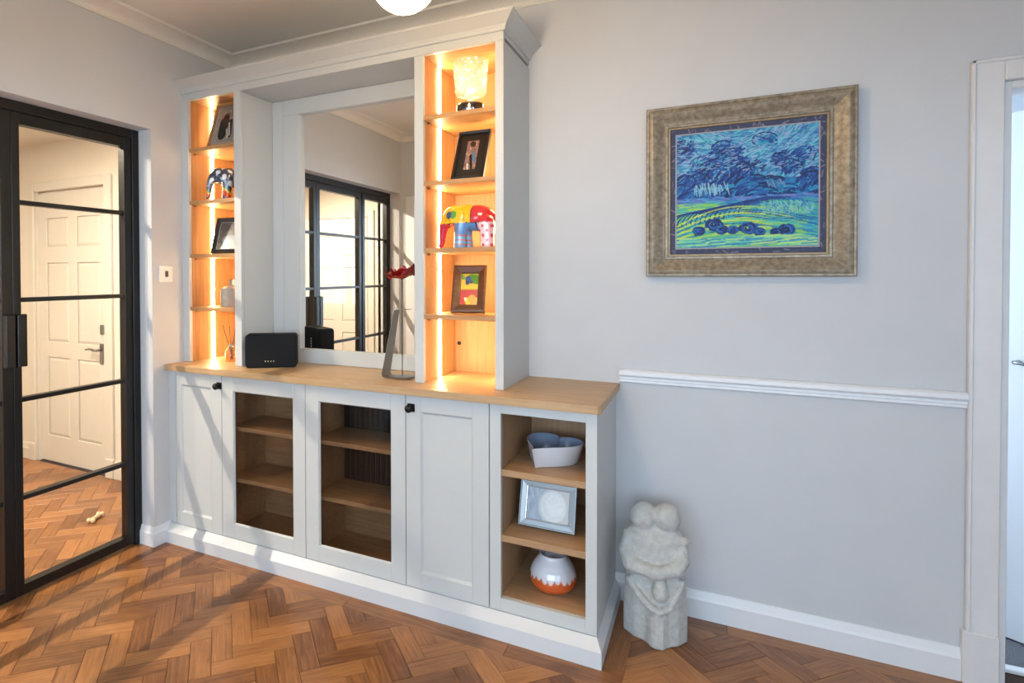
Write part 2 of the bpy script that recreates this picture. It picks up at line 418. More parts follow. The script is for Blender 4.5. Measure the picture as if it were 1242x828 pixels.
# ------------------------------------------------------------------ skirting, dado rail, door casing
bm = bm_new(); skirt_profile(bm, (2.24, 0), (3.392, 0), (0, -1)); struct(part('baseboard_back', bm, M_trim))
bm = bm_new()
prof = [(0, 0), (.018, 0), (.018, .066), (.013, .075), (.006, .10), (0, .10)]
rr = [[bm.verts.new((f(p)[0], f(p)[1], z)) for p, z in prof] for f in (lambda p: (p, -.4875), lambda p: (p, -YO-p), lambda p: (-.092, -YO-p))]
for a, b_ in zip(rr, rr[1:]):
    for i in range(6): bm.faces.new((a[i], a[(i+1) % 6], b_[(i+1) % 6], b_[i]))
bm.faces.new(rr[0]); bm.faces.new(rr[-1][::-1])
struct(part('baseboard_left', bm, M_trim))
bm = bm_new()
prof = [(0, 1.014), (-.022, 1.014), (-.030, 1.006), (-.031, .992), (-.026, .985), (-.018, .983), (-.020, .979), (-.020, .973), (-.014, .970), (-.015, .966), (-.015, .960), (-.008, .955), (0, .955)]
prism(bm, prof, 2.256, 3.402, lambda a, b_, h: (h, a, b_)); struct(autosmooth(part('trim_6', bm, M_trim), 30), 'white moulded dado rail')
# casing round the right doorway
bm = bm_new()
def casing_bar(bm, x0, x1, z0, z1, vertical=True):
    box(bm, x0, x1, -.020, 0, z0, z1, .004)
casing_bar(bm, 3.402, 3.489, .18, 2.155); casing_bar(bm, 3.489, DX1+.0, 2.078, 2.155); casing_bar(bm, DX1, DX1+.085, .0, 2.155)
box(bm, 3.402, 3.414, -.027, -.018, .18, 2.155, .003); box(bm, 3.402, DX1+.085, -.027, -.018, 2.143, 2.155, .003)
box(bm, 3.392, 3.489, -.030, 0, 0, .185, .004)
box(bm, DX0+.0005, DX0+.025, 0, .13, 0, 2.0775, .002); box(bm, DX1-.025, DX1, 0, .13, 0, 2.078, .002); box(bm, DX0+.025, DX1-.025, 0, .13, 2.053, 2.078, .002)
box(bm, DX0+.025, DX0+.038, .04, .08, 0, 2.053, .002)
struct(part('trim_7', bm, M_trimold), 'aged white door casing with plinth block')

def panel_door(name, w, h, th, mat, rows, cols=2, stile=.1, mid=.1, z0=0.0, hinge=True):
    """six-panel leaf in its own frame: x 0..w, front face at y=0 facing -y"""
    root = bpy.data.objects.new(name, None); COL.objects.link(root); root.empty_display_size = .05
    bm = bm_new(); box(bm, 0, w, .012, th-.012, 0, h, 0)
    xs = [0, stile]; pw = (w-2*stile-(cols-1)*mid)/cols
    bars = []
    zs = [r for r in rows]
    for s in (0, 1):
        ya, yb_ = (0, .012) if s == 0 else (th-.012, th)
        for c in range(cols+1):
            x = 0 if c == 0 else stile+c*pw+(c-1)*mid
            ww = stile if c in (0, cols) else mid
            box(bm, x, x+ww, ya, yb_, 0, h, .003)
        last = 0
        for (a, b_) in zs:
            box(bm, stile-.01, w-stile+.01, ya+.0003, yb_-.0003, last, a, .003); last = b_
        box(bm, stile-.01, w-stile+.01, ya+.0003, yb_-.0003, last, h, .003)
    part('door_leaf', bm, mat, root, world=False)
    for (a, b_) in zs:
        for c in range(cols):
            x = stile+c*(pw+mid)
            for s in (0, 1):
                bm = bm_new(); t = .022
                y_in, y_out = (.012, .003) if s == 0 else (th-.012, th-.003)
                o4 = [(x, a), (x+pw, a), (x+pw, b_), (x, b_)]; i4 = [(x+t, a+t), (x+pw-t, a+t), (x+pw-t, b_-t), (x+t, b_-t)]
                vo = [bm.verts.new((p, y_in, q)) for p, q in o4]; vi = [bm.verts.new((p, y_out, q)) for p, q in i4]
                for k in range(4): bm.faces.new((vo[k], vo[(k+1) % 4], vi[(k+1) % 4], vi[k]))
                bm.faces.new(vi); bm.faces.new(vo[::-1])
                part('panel', bm, mat, root, world=False)
    return root
M_doorcream = paint('hall_door_paint', (214, 208, 198), .4, noise=.01)
rows = [(.2, .80), (.92, 1.52), (1.64, 1.86)]
M_steel = paint('brushed_steel', (150, 148, 144), .3, metal=1, noise=.08)
def lever(parent, x, z, d, y=0.0):
    bm = bm_new(); box(bm, x-.02, x+.02, y-.008, y, z-.075, z+.075, .003); lathe_t = bm_new()
    bh = part('handle_plate', bm, M_steel, parent, world=False)
    bm = bm_new(); tube(bm, [(x, y, z+.03), (x, y-.05, z+.03), (x+d*.02, y-.055, z+.032), (x+d*.07, y-.052, z+.038), (x+d*.115, y-.05, z+.030)], [.009, .009, .009, .008, .006])
    part('lever', bm, M_steel, bh, smooth=True, world=False); lathe_t.free()
dh = panel_door('door_1', .83, 2.065, .04, M_doorcream, rows)
dh.location = (-2.02, .02, .004); struct(dh, 'cream six-panel hall door with lever handle')
lever(dh, .745, .86, -1)
bm = bm_new(); box(bm, .73, .772, -.008, 0, 1.0, 1.07, .003); part('lock_plate', bm, M_steel, dh, world=False)
bm = bm_new()
box(bm, -1.19, -1.115, -.022, 0, .13, 2.14, .004); box(bm, -2.095, -2.02, -.022, 0, .13, 2.14, .004); box(bm, -2.02, -1.19, -.022, 0, 2.07, 2.14, .004)
box(bm, -1.19, -1.11, -.03, 0, 0, .135, .004); box(bm, -2.10, -2.02, -.03, 0, 0, .135, .004)
struct(part('trim_8', bm, M_doorcream), 'cream casing round the hall door')
bm = bm_new(); skirt_profile(bm, (HX, 0), (-2.1, 0), (0, -1), .12); skirt_profile(bm, (-1.11, 0), (-WT, 0), (0, -1), .12); skirt_profile(bm, (HX, HF), (HX, -.018), (1, 0), .12)
struct(part('baseboard_hall', bm, M_doorcream))
d3 = panel_door('door_3', .74, 2.03, .04, M_doorcream, [(.2, .80), (.92, 1.5), (1.62, 1.84)])
d3.location = (-1.36, HF-.020, .004); struct(d3, 'cream six-panel door in the hall seen in the mirror')
bm = bm_new(); box(bm, -1.44, -1.365, HF, HF+.022, 0, 2.11, .004); box(bm, -.615, -.54, HF, HF+.022, 0, 2.11, .004); box(bm, -1.365, -.615, HF, HF+.022, 2.04, 2.11, .004)
struct(part('trim_9', bm, M_doorcream))
M_door2 = M_trim
LW = .64
d2 = panel_door('door_2', LW, 2.03, .04, M_door2, [(.2, .80), (.92, 1.5), (1.62, 1.84)], stile=.09, mid=.09)
d2.location = (3.612, .372, .014); d2.rotation_euler = (0, 0, R(-33)); struct(d2, 'white panelled door standing ajar in the right doorway')
bm = bm_new(); tube(bm, [(.05, 0, 1.075), (.05, -.045, 1.075), (.06, -.05, 1.075), (.10, -.05, 1.070), (.16, -.048, 1.060)], [.007, .007, .0065, .006, .004]); part('lever', bm, M_steel, d2, smooth=True, world=False)

# ------------------------------------------------------------------ black steel glazed doors
FX0, FX1 = -.155, -.093
fr = thing('steel_door_frame', 'black steel outer frame of the glazed hall doors', 'door frame', (-.12, -1.48, 0))
bm = bm_new()
box(bm, FX0, FX1, -YO-.041, -YO, 0, ZO, .002); box(bm, FX0, FX1, -YE, -YE+.041, 0, ZO, .002); box(bm, FX0, FX1, -YE+.041, -YO-.041, ZO-.045, ZO, .002)
box(bm, FX0, FX1, -1.925, -1.885, 0, ZO-.045, .002)
part('frame', bm, M_black, fr)
BARS = (.442, .879, 1.322, 1.753)
def leaf(name, label, y0, y1, s0, s1, handle=None, cat='glazed door', fixed=False):
    """y0>y1 measured as positive distance from the back wall: spans -y1..-y0"""
    t = thing(name, label, cat, (-.12, -(y0+y1)/2, 0))
    x0, x1 = -.147, -.100; z0, z1 = .012, 2.146
    bm = bm_new()
    box(bm, x0, x1, -y0-s0, -y0, z0, z1, .0015); box(bm, x0, x1, -y1, -y1+s1, z0, z1, .0015)
    box(bm, x0, x1, -y1+s1, -y0-s0, z1-.05, z1, .0015); box(bm, x0, x1, -y1+s1, -y0-s0, z0, z0+.045, .0015)
    part('door_frame', bm, M_black, t)
    for z in BARS: boxpart('glazing_bar', M_black, t, x0+.008, x1-.002, -y1+s1, -y0-s0, z-.010, z+.010)
    zs = [z0+.045]+[v for z in BARS for v in (z-.01, z+.01)]+[z1-.05]
    for k in range(5): boxpart('pane', M_glass, t, -.126, -.120, -y1+s1, -y0-s0, zs[2*k], zs[2*k+1], bev=0)
    if handle:
        ya, yb_ = handle
        for xs in ((x1, x1+.030), (x0-.030, x0)):
            bm = bm_new(); box(bm, xs[0], xs[1], ya, yb_, 1.03, 1.26, .003)
            part('pull_handle', bm, M_black, t)
    return t
leaf('glazed_door', 'black steel glazed door leaf beside the light switch', .628, 1.221, .042, .034, (-1.218, -1.178))
leaf('glazed_door', 'black steel glazed door leaf between its twin leaf and the fixed side pane', 1.223, 1.884, .045, .042, (-1.266, -1.226))
leaf('glazed_side_panel', 'fixed black steel glazed side panel at the far end of the doors', 1.926, YE-.042, .012, .012, None, 'glazed panel')

# light switch
sw = thing('light_switch', 'white light switch plate with black toggle on the left wall', 'light switch', (0, -.502, 1.436))
bm = bm_new(); box(bm, 0, .007, -.045, .045, -.045, .045, .003); part('plate', bm, M_trim, sw, world=False)
bm = bm_new(); box(bm, .007, .012, -.008, .012, -.016, .016, .002); part('toggle', bm, M_black, sw, world=False)

# ------------------------------------------------------------------ hall downlights
M_white = paint('white_plastic', (235, 235, 232), .4)
for i, y in enumerate((-1.15, -1.55, -1.95)):
    t = thing('downlight', 'small round recessed downlight in the hall ceiling', 'downlight', (-.82, y, HH), group='hall ceiling downlights')
    bm = bm_new(); lathe(bm, [(.047, -.001), (.047, -.006), (.036, -.008), (.034, -.001)], 24, cap=False); part('bezel', bm, M_white, t, True, world=False)
    bm = bm_new(); lathe(bm, [(.0005, -.003), (.034, -.003)], 20, cap=False); part('lens', bm, M_lamp_hall, t, world=False)
    l = bpy.data.lights.new('downlight_beam_offscreen', 'AREA'); l.shape = 'DISK'; l.size = .02; l.energy = 19.0; l.color = (1.0, .87, .68)
    lo = bpy.data.objects.new('downlight_beam_offscreen', l); COL.objects.link(lo); lo.parent = t; lo.location = (0, 0, -.012)

# ------------------------------------------------------------------ pendant lamp in the room
PY = -1.25
pen = thing('pendant_lamp', 'marbled glass globe pendant lamp below the ceiling', 'lamp', (1.845, PY, HC))
mt, nt, b = newmat('marbled_globe'); L = nt.links.new; nt.nodes.remove(b)
tc = N(nt, 'ShaderNodeTexCoord'); nz = N(nt, 'ShaderNodeTexNoise'); nz.inputs['Scale'].default_value = 14; nz.inputs['Detail'].default_value = 5; nz.inputs['Distortion'].default_value = 1.2
L(tc.outputs['Object'], nz.inputs['Vector']); rp = N(nt, 'ShaderNodeValToRGB')
rp.color_ramp.elements[0].position = .35; rp.color_ramp.elements[0].color = (1, .63, .28, 1); rp.color_ramp.elements[1].position = .62; rp.color_ramp.elements[1].color = (1, .76, .43, 1)
L(nz.outputs['Fac'], rp.inputs[0]); e = N(nt, 'ShaderNodeEmission'); e.inputs[1].default_value = 40.0; L(rp.outputs[0], e.inputs[0])
L(e.outputs[0], nt.nodes['Material Output'].inputs[0]); M_globe = mt
bm = bm_new(); bmesh.ops.create_uvsphere(bm, u_segments=40, v_segments=24, radius=.094, matrix=Matrix.Translation((0, 0, 2.252-HC)))
part('globe', bm, M_globe, pen, True, world=False)
bm = bm_new(); lathe(bm, [(.045, 2.335-HC), (.045, 2.36-HC), (.02, 2.38-HC), (.006, 2.385-HC), (.006, -.03), (.05, -.025), (.05, 0)], 24); part('fitting', bm, M_steel, pen, True, world=False)

# ------------------------------------------------------------------ built-in cabinet: base units
YD = -.487      # face of doors
HW = .95
ZT = .919       # underside of worktop
w = bm_new()
pts = [(0, -.516), (2.246, -.516), (2.256, -.506), (2.256, 0), (0, 0)]
prism(w, pts, ZT, HW)
bmesh.ops.recalc_face_normals(w, faces=w.faces)
bmesh.ops.bevel(w, geom=[e for e in w.edges if abs(e.verts[0].co.z-e.verts[1].co.z) < 1e-6], offset=.002, segments=2, affect='EDGES')
tag(part('worktop', w, M_oak), 'long oak worktop running over the grey base cupboards', 'worktop')
# plinth with a chamfered top, returning along the right end
pl = thing('cabinet_plinth', 'white chamfered plinth running along the foot of the base cupboards', 'plinth', (1.13, -.26, 0))
Z1, Z2 = .061, .090
bm = bm_new()
prof = [(-.53, 0), (-.53, Z1), (YD+.001, Z2), (-.47, Z2), (-.47, 0)]
def mitre(a, z, x_end): return (x_end, a, z)
lo = [bm.verts.new((0, a, z)) for a, z in prof]
hi = [bm.verts.new((2.24+(-.487-a)*(.023/.043), a, z)) for a, z in prof]
k = len(prof)
for i in range(k): bm.faces.new((lo[i], lo[(i+1) % k], hi[(i+1) % k], hi[i]))
bm.faces.new(lo); bm.faces.new(hi[::-1]); part('front_board', bm, M_plinth, pl)
bm = bm_new()
prof = [(2.263, 0), (2.263, Z1), (2.2405, Z2), (2.2305, Z2), (2.2305, 0)]
lo = [bm.verts.new((a, -.487-(a-2.24)*(.043/.023), z)) for a, z in prof]; hi = [bm.verts.new((a, 0, z)) for a, z in prof]
for i in range(k): bm.faces.new((lo[i], lo[(i+1) % k], hi[(i+1) % k], hi[i]))
bm.faces.new(lo); bm.faces.new(hi[::-1]); part('return_board', bm, M_plinth, pl)

def carcass(t, x0, x1, inside, back=True):
    b_ = .018
    bm = bm_new()
    box(bm, x0, x0+b_, -.465, -.012, Z2, ZT); box(bm, x1-b_, x1, -.465, -.012, Z2, ZT)
    box(bm, x0+b_, x1-b_, -.465, -.012, Z2, Z2+b_); box(bm, x0+b_, x1-b_, -.465, -.012, ZT-b_, ZT)
    part('carcass', bm, inside, t)
    if back: boxpart('back_panel', inside, t, x0+b_, x1-b_, *((-.178, -.160) if inside is M_cab_in else (-.03, -.012)), Z2+b_, ZT-b_, bev=0)
def frame_door(bm, x0, x1, z0, z1, ix0, ix1, iz0, iz1, y0=YD, y1=-.467):
    box(bm, x0, ix0, y0, y1, z0, z1, .0012); box(bm, ix1, x1, y0, y1, z0, z1, .0012)
    box(bm, ix0, ix1, y0, y1, z0, iz0, .0012); box(bm, ix0, ix1, y0, y1, iz1, z1, .0012)
def ring_bevel(bm, x0, x1, z0, z1, y0, y1, t):
    """sloped moulding inside a frame opening, from y0 at the edge back to y1 at inset t"""
    o4 = [(x0, z0), (x1, z0), (x1, z1), (x0, z1)]; i4 = [(x0+t, z0+t), (x1-t, z0+t), (x1-t, z1-t), (x0+t, z1-t)]
    vo = [bm.verts.new((a, y0, b_)) for a, b_ in o4]; vi = [bm.verts.new((a, y1, b_)) for a, b_ in i4]; vb = [bm.verts.new((a, y1, b_)) for a, b_ in o4]
    for i in range(4):
        j = (i+1) % 4
        bm.faces.new((vo[i], vo[j], vi[j], vi[i])); bm.faces.new((vi[i], vi[j], vb[j], vb[i])); bm.faces.new((vb[i], vb[j], vo[j], vo[i]))
DZ0, DZ1 = .093, .913
def knob(door, x, z):
    bm = bm_new(); box(bm, x-.0175, x+.0175, YD-.004, YD, z-.0175, z+.0175, .0015)
    k_ = part('knob', bm, M_blackmetal, door, label='black iron knob on a square backplate')
    bm = bm_new(); lathe(bm, [(.006, 0), (.006, .012), (.012, .016), (.0165, .022), (.017, .027), (.013, .033), (.004, .036)], 20)
    bm.transform(Matrix.Translation((x, YD-.003, z)) @ Matrix.Rotation(R(90), 4, 'X'))
    part('knob_head', bm, M_blackmetal, k_, True)
G = 'grey base cupboards under the oak worktop'
def cupboard(x0, x1, label, glazed, pane, knobxz=None, filler=None):
    t = thing('base_cupboard', label, 'cupboard', ((x0+x1)/2, -.24, Z2), group=G)
    carcass(t, x0, x1, M_cab_in if glazed else M_cab)
    if filler: boxpart('filler', M_cab, t, filler[0], filler[1]-.001, YD, -.467, DZ0, ZT-.001)
    a, b_ = (filler[1] if filler else x0)+.0015, x1-.0015
    bm = bm_new(); frame_door(bm, a, b_, DZ0, DZ1, *pane)
    if glazed: ring_bevel(bm, *pane, YD+.0005, YD+.010, .005)
    else: ring_bevel(bm, *pane, YD+.0005, YD+.009, .009)
    d = part('door', bm, M_cab, t)
    if glazed:
        bm = bm_new(); box(bm, pane[0]-.005, pane[1]+.005, -.472, -.468, pane[2]-.005, pane[3]+.005); part('pane', bm, M_smoked, d, label='dark tinted glass pane')
        for z in (.652, .388):
            boxpart('shelf', M_cab_in, t, x0+.018, x1-.018, -.452, -.203, z-.02, z)
    else:
        boxpart('panel', M_cab, d, pane[0]-.004, pane[1]+.004, YD+.009, YD+.016, pane[2]-.004, pane[3]+.004, bev=0)
    if knobxz: knob(d, *knobxz)
    return t
cupboard(0.0, .386, 'narrow grey panelled cupboard against the left wall with a black knob', False, (.092, .311, .160, .846), (.371, .862), (0, .055))
g1 = cupboard(.386, .915, 'grey glazed cupboard next to the cupboard against the left wall', True, (.463, .842, .166, .842))
g2 = cupboard(.915, 1.448, 'grey glazed cupboard with a dark ribbed radiator behind its shelves', True, (.991, 1.375, .166, .842))
cupboard(1.448, 1.824, 'grey panelled cupboard beside the open shelf unit with a black knob', False, (1.518, 1.753, .161, .848), (1.463+.012, .862))
# dark ribbed radiator seen through the second glazed door
boxpart('radiator_panel', M_dark, g2, .936, 1.428, -.190, -.179, .315, .895)
for x in np.arange(.945, 1.41, .030):
    boxpart('radiator_rib', M_rad, g2, x, x+.018, -.201, -.1905, .325, .885, bev=.004)
# open shelf unit
ou = thing('open_shelf_unit', 'grey open shelf unit with oak lining at the end of the cupboards', 'shelf unit', (2.03, -.24, Z2), group=G)
bm = bm_new()
box(bm, 1.826, 1.872, YD, -.467, DZ0, ZT-.001, .001); box(bm, 2.199, 2.24, YD, -.467, DZ0, ZT-.001, .001)
box(bm, 1.872, 2.199, YD, -.467, .879, ZT-.001, .001); box(bm, 1.872, 2.199, YD, -.467, DZ0, .144, .001)
part('face_frame', bm, M_cab, ou)
boxpart('end_panel', M_cab, ou, 2.222, 2.24, -.4665, -.0005, Z2+.0005, ZT-.001)
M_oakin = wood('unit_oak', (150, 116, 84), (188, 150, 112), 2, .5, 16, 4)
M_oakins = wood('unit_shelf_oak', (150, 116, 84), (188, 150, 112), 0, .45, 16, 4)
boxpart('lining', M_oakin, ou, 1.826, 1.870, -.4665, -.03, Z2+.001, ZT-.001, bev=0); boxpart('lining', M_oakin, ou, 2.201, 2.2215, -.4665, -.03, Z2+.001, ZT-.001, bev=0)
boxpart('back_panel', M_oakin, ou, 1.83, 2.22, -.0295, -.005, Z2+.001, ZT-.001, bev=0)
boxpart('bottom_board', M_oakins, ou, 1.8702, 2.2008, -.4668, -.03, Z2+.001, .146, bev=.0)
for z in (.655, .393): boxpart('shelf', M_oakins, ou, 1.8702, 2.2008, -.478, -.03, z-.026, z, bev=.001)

# ------------------------------------------------------------------ upper towers, bridge and mirror
YU = -.385; ZTOP = 2.387
def tower(name, x0, x1, ix0, ix1, label, zs):
    t = thing(name, label, 'shelf unit', ((x0+x1)/2, -.19, HW), group='lit oak-lined shelf towers')
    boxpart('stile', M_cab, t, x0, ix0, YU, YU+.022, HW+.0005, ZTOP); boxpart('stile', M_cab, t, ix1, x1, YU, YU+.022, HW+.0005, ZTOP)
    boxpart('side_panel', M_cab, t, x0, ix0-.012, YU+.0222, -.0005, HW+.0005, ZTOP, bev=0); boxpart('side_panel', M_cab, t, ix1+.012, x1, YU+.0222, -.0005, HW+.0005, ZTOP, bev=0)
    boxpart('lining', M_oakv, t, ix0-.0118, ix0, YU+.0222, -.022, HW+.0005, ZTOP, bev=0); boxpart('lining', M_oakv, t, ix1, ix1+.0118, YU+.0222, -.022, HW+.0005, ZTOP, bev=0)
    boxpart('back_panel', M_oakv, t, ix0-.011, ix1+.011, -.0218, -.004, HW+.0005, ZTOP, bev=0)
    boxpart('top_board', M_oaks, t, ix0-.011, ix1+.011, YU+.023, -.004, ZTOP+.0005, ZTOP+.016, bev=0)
    edges = [HW+.002]
    for z in zs:
        boxpart('shelf', M_oaks, t, ix0+.0005, ix1-.0005, YU+.006, -.0222, z-.010, z+.010, bev=.0012)
        for sx in (ix0+.012, ix1-.012): pass
        bm = bm_new(); tube(bm, [(ix0, -.34, z-.016), (ix0+.012, -.34, z-.016)], .004, 8); part('shelf_pin', M_steel and bm, M_steel, t)
        edges += [z-.011, z+.011]
    edges.append(ZTOP-.002)
    for k_ in range(0, len(edges), 2):
        for sx in (ix0, ix1-.004):
            boxpart('led_strip', M_led, t, sx, sx+.004, -.222, -.204, edges[k_], edges[k_+1], bev=0)
    return t
ZS = (1.243, 1.534, 1.827, 2.115)
tower('shelf_tower', 0.0, .430, .050, .383, 'oak-lined lit shelf tower against the left wall beside the mirror', ZS)
tr = tower('shelf_tower', 1.442, 1.851, 1.486, 1.815, 'oak-lined lit shelf tower whose grey end faces the painting', ZS)
bm = bm_new(); lathe(bm, [(.010, 0), (.010, .003), (.006, .003), (.006, .0005)], 18); bm.transform(Matrix.Translation((1.506, -.022, 1.09)) @ Matrix.Rotation(R(90), 4, 'X')); part('cable_hole', bm, M_black, tr)

br = thing('overhead_bridge', 'grey fascia and stepped crown moulding across the top of the cabinet', 'pelmet', (.92, -.2, ZTOP))
boxpart('fascia', M_cab, br, 0, 1.851, YU, YU+.022, ZTOP+.0006, 2.44)
boxpart('end_fascia', M_cab, br, 1.829, 1.851, YU+.0222, -.0005, ZTOP+.0166, 2.44)
boxpart('soffit', M_cab, br, .431, 1.441, YU+.0222, -.005, ZTOP+.001, ZTOP+.019)
prof = [(0, 2.424), (.007, 2.424), (.010, 2.428), (.010, 2.436), (.013, 2.440), (.015, 2.446), (.052, 2.480), (.056, 2.482), (.056, 2.490), (0, 2.490)]
k = len(prof)
def sweep(fa, fb):
    bm = bm_new(); lo = [bm.verts.new(fa(p, z)) for p, z in prof]; hi = [bm.verts.new(fb(p, z)) for p, z in prof]
    for i in range(k): bm.faces.new((lo[i], lo[(i+1) % k], hi[(i+1) % k], hi[i]))
    bm.faces.new(lo); bm.faces.new(hi[::-1]); return bm
part('crown', sweep(lambda p, z: (0, YU-.0003-p, z), lambda p, z: (1.8513+p, YU-.0003-p, z)), M_cab, br)
part('crown_return', sweep(lambda p, z: (1.8513+p, YU-.0003-p, z), lambda p, z: (1.8513+p, 0, z)), M_cab, br)
boxpart('dust_top', M_cab, br, 0, 1.851, YU, 0, 2.4405, 2.452, bev=0)

mi = thing('wall_mirror', 'large mirror in a wide grey frame between the two shelf towers', 'mirror', (.935, -.06, HW))
YM = -.135
boxpart('frame_filler', M_cab, mi, .431, .5045, YM, -.1, HW+.001, ZTOP); boxpart('frame_stile', M_cab, mi, .506, .612, YM, -.1, HW+.001, 2.302)
boxpart('frame_stile', M_cab, mi, 1.34, 1.441, YM, -.1, HW+.001, 2.302); boxpart('frame_header', M_cab, mi, .506, 1.441, YM, -.1, 2.303, ZTOP)
boxpart('frame_bottom_rail', M_cab, mi, .612, 1.34, YM, -.1, HW+.001, 1.026)
boxpart('mirror_glass', M_mirror, mi, .606, 1.346, -.112, -.106, 1.02, 2.31, bev=0)
boxpart('backing', M_cab, mi, .431, 1.441, -.0995, -.005, HW+.001, ZTOP, bev=0)

# ------------------------------------------------------------------ picture helpers
def grid_picture(name, cols, w, h, y, parent, mat, z0=None):
    """cols: (nz, nx, 3) linear colours, row 0 at the top; a flat painted sheet facing -y"""
    nz_, nx, _ = cols.shape
    xs = np.linspace(-w/2, w/2, nx+1); zs = np.linspace(h/2, -h/2, nz_+1) + (z0 if z0 is not None else 0)
    X, Z = np.meshgrid(xs, zs)
    co = np.stack([X, np.full_like(X, y), Z], -1).reshape(-1, 3)
    idx = np.arange((nz_+1)*(nx+1)).reshape(nz_+1, nx+1)
    f = np.stack([idx[1:, :-1], idx[1:, 1:], idx[:-1, 1:], idx[:-1, :-1]], -1).reshape(-1, 4)
    me = bpy.data.meshes.new(name); me.from_pydata(co.tolist(), [], f.tolist())
    at = me.color_attributes.new('paint', 'FLOAT_COLOR', 'CORNER')
    c = np.repeat(np.concatenate([cols.reshape(-1, 3), np.ones((nz_*nx, 1))], 1), 4, 0).astype(np.float32)
    at.data.foreach_set('color', c.ravel())
    return link(name, me, mat, parent)
class Canvas:
    def __init__(s, nx, nz, col): s.vs = 1.0; s.nx, s.nz = nx, nz; s.a = np.tile(np.array(lin(col)), (nz, nx, 1))
    def dab(s, u, v, ln, wd, ang, col, al=1.0, bend=0.0):
        """capsule stroke; u,v,ln,wd in canvas widths (v down, 0..nz/nx)"""
        x, y = u*s.nx, v*s.nx*s.vs; L_, w_ = ln*s.nx/2, max(wd*s.nx/2, .5); r = int(L_+w_+3)
        x0, x1, y0, y1 = max(0, int(x-r)), min(s.nx, int(x+r+1)), max(0, int(y-r)), min(s.nz, int(y+r+1))
        if x1 <= x0 or y1 <= y0: return
        gx, gy = np.meshgrid(np.arange(x0, x1)+.5-x, np.arange(y0, y1)+.5-y)
        ca, sa = math.cos(ang), math.sin(ang); p = gx*ca+gy*sa; q = -gx*sa+gy*ca
        if bend: q = q-bend*(p*p/(L_+1e-6)-L_*.5)
        d = np.hypot(p-np.clip(p, -L_, L_), q)
        m_ = np.clip(w_-d+.5, 0, 1)[..., None]*al
        s.a[y0:y1, x0:x1] = s.a[y0:y1, x0:x1]*(1-m_)+np.array(lin(col))*m_
    def ring(s, u, v, ru, rv, wd, col, n=40, a0=0, a1=2*math.pi):
        for i in range(n):
            t = a0+(a1-a0)*i/n; dt = (a1-a0)/n
            s.dab(u+ru*math.cos(t), v+rv*math.sin(t), 1.3*dt*max(ru, rv), wd, math.atan2(rv*math.cos(t), -ru*math.sin(t)), col)
def mitred(parent, w, h, profile, mat, name='frame_rail', z0=0.0, smooth=False):
    """four mitred rails round a w x h opening rectangle's OUTER size; profile = [(inset, y)] closed loop, facing -y"""
    cs = [(-w/2, -h/2), (w/2, -h/2), (w/2, h/2), (-w/2, h/2)]; ins = [(1, 1), (-1, 1), (-1, -1), (1, -1)]
    for i in range(4):
        j = (i+1) % 4; bm = bm_new()
        lo = [bm.verts.new((cs[i][0]+ins[i][0]*p, y, z0+cs[i][1]+ins[i][1]*p)) for p, y in profile]
        hi = [bm.verts.new((cs[j][0]+ins[j][0]*p, y, z0+cs[j][1]+ins[j][1]*p)) for p, y in profile]
        n = len(profile)
        for k_ in range(n): bm.faces.new((lo[k_], lo[(k_+1) % n], hi[(k_+1) % n], hi[k_]))
        bm.faces.new(lo); bm.faces.new(hi[::-1])
        o = part(name, bm, mat, parent, world=False)
        if smooth: autosmooth(o, 28)

# ------------------------------------------------------------------ the painting
pcx, pcz, pw_, ph_ = (2.365+3.086)/2, (1.417+2.119)/2, .721, .702
pa = thing('framed_painting', 'blue and green landscape painting in a wide weathered silver-brown wooden frame', 'painting', (pcx, 0, pcz))
mt, nt, b = newmat('weathered_frame'); L = nt.links.new
tc = N(nt, 'ShaderNodeTexCoord'); n1 = N(nt, 'ShaderNodeTexNoise'); n1.inputs['Scale'].default_value = 60; n1.inputs['Detail'].default_value = 5
mp = N(nt, 'ShaderNodeMapping'); mp.inputs['Scale'].default_value = (1, 1, 1); L(tc.outputs['Object'], mp.inputs[0]); L(mp.outputs[0], n1.inputs['Vector'])
rp = N(nt, 'ShaderNodeValToRGB'); rp.color_ramp.elements[0].position = .3; rp.color_ramp.elements[1].position = .72
rp.color_ramp.elements[0].color = rgba((116, 104, 88)); rp.color_ramp.elements[1].color = rgba((162, 149, 129)); L(n1.outputs['Fac'], rp.inputs[0]); L(rp.outputs[0], b.inputs['Base Color'])
b.inputs['Roughness'].default_value = .42; b.inputs['Metallic'].default_value = .25
M_wframe = mt
prof_f = [(0, -.002), (0, -.040), (.004, -.045), (.010, -.045), (.013, -.041), (.018, -.043), (.026, -.044), (.036, -.040), (.050, -.030), (.062, -.023), (.070, -.021), (.074, -.024), (.082, -.024), (.085, -.019), (.085, -.002)]
mitred(pa, pw_, ph_, prof_f, M_wframe, smooth=True)
M_gilt = paint('gilt_slip', (146, 126, 96), .45, metal=.3, noise=.15, nscale=40)
mitred(pa, pw_-.17, ph_-.17, [(0, -.002), (0, -.020), (.006, -.020), (.008, -.014), (.008, -.002)], M_gilt, 'inner_slip')
M_mat = attr_paint('painted_art', .65, bump=.15)
mw, mh = pw_-.186, ph_-.186
cm = Canvas(170, 164, (52, 58, 88))
for i in range(900):
    cm.dab(rng.random(), rng.random()*.97, .02+.03*rng.random(), .006, rng.random()*3.1, [(40, 46, 78), (110, 106, 128), (66, 72, 102), (146, 136, 146)][rng.integers(4)], .8)
grid_picture('painted_surround', cm.a, mw, mh, -.0135, pa, M_mat)
cw, ch = mw-.046, mh-.050
mitred(pa, cw+.010, ch+.010, [(0, -.0137), (0, -.017), (.005, -.017), (.005, -.0137)], paint('thin_slip', (150, 146, 150), .5), 'inner_bead')
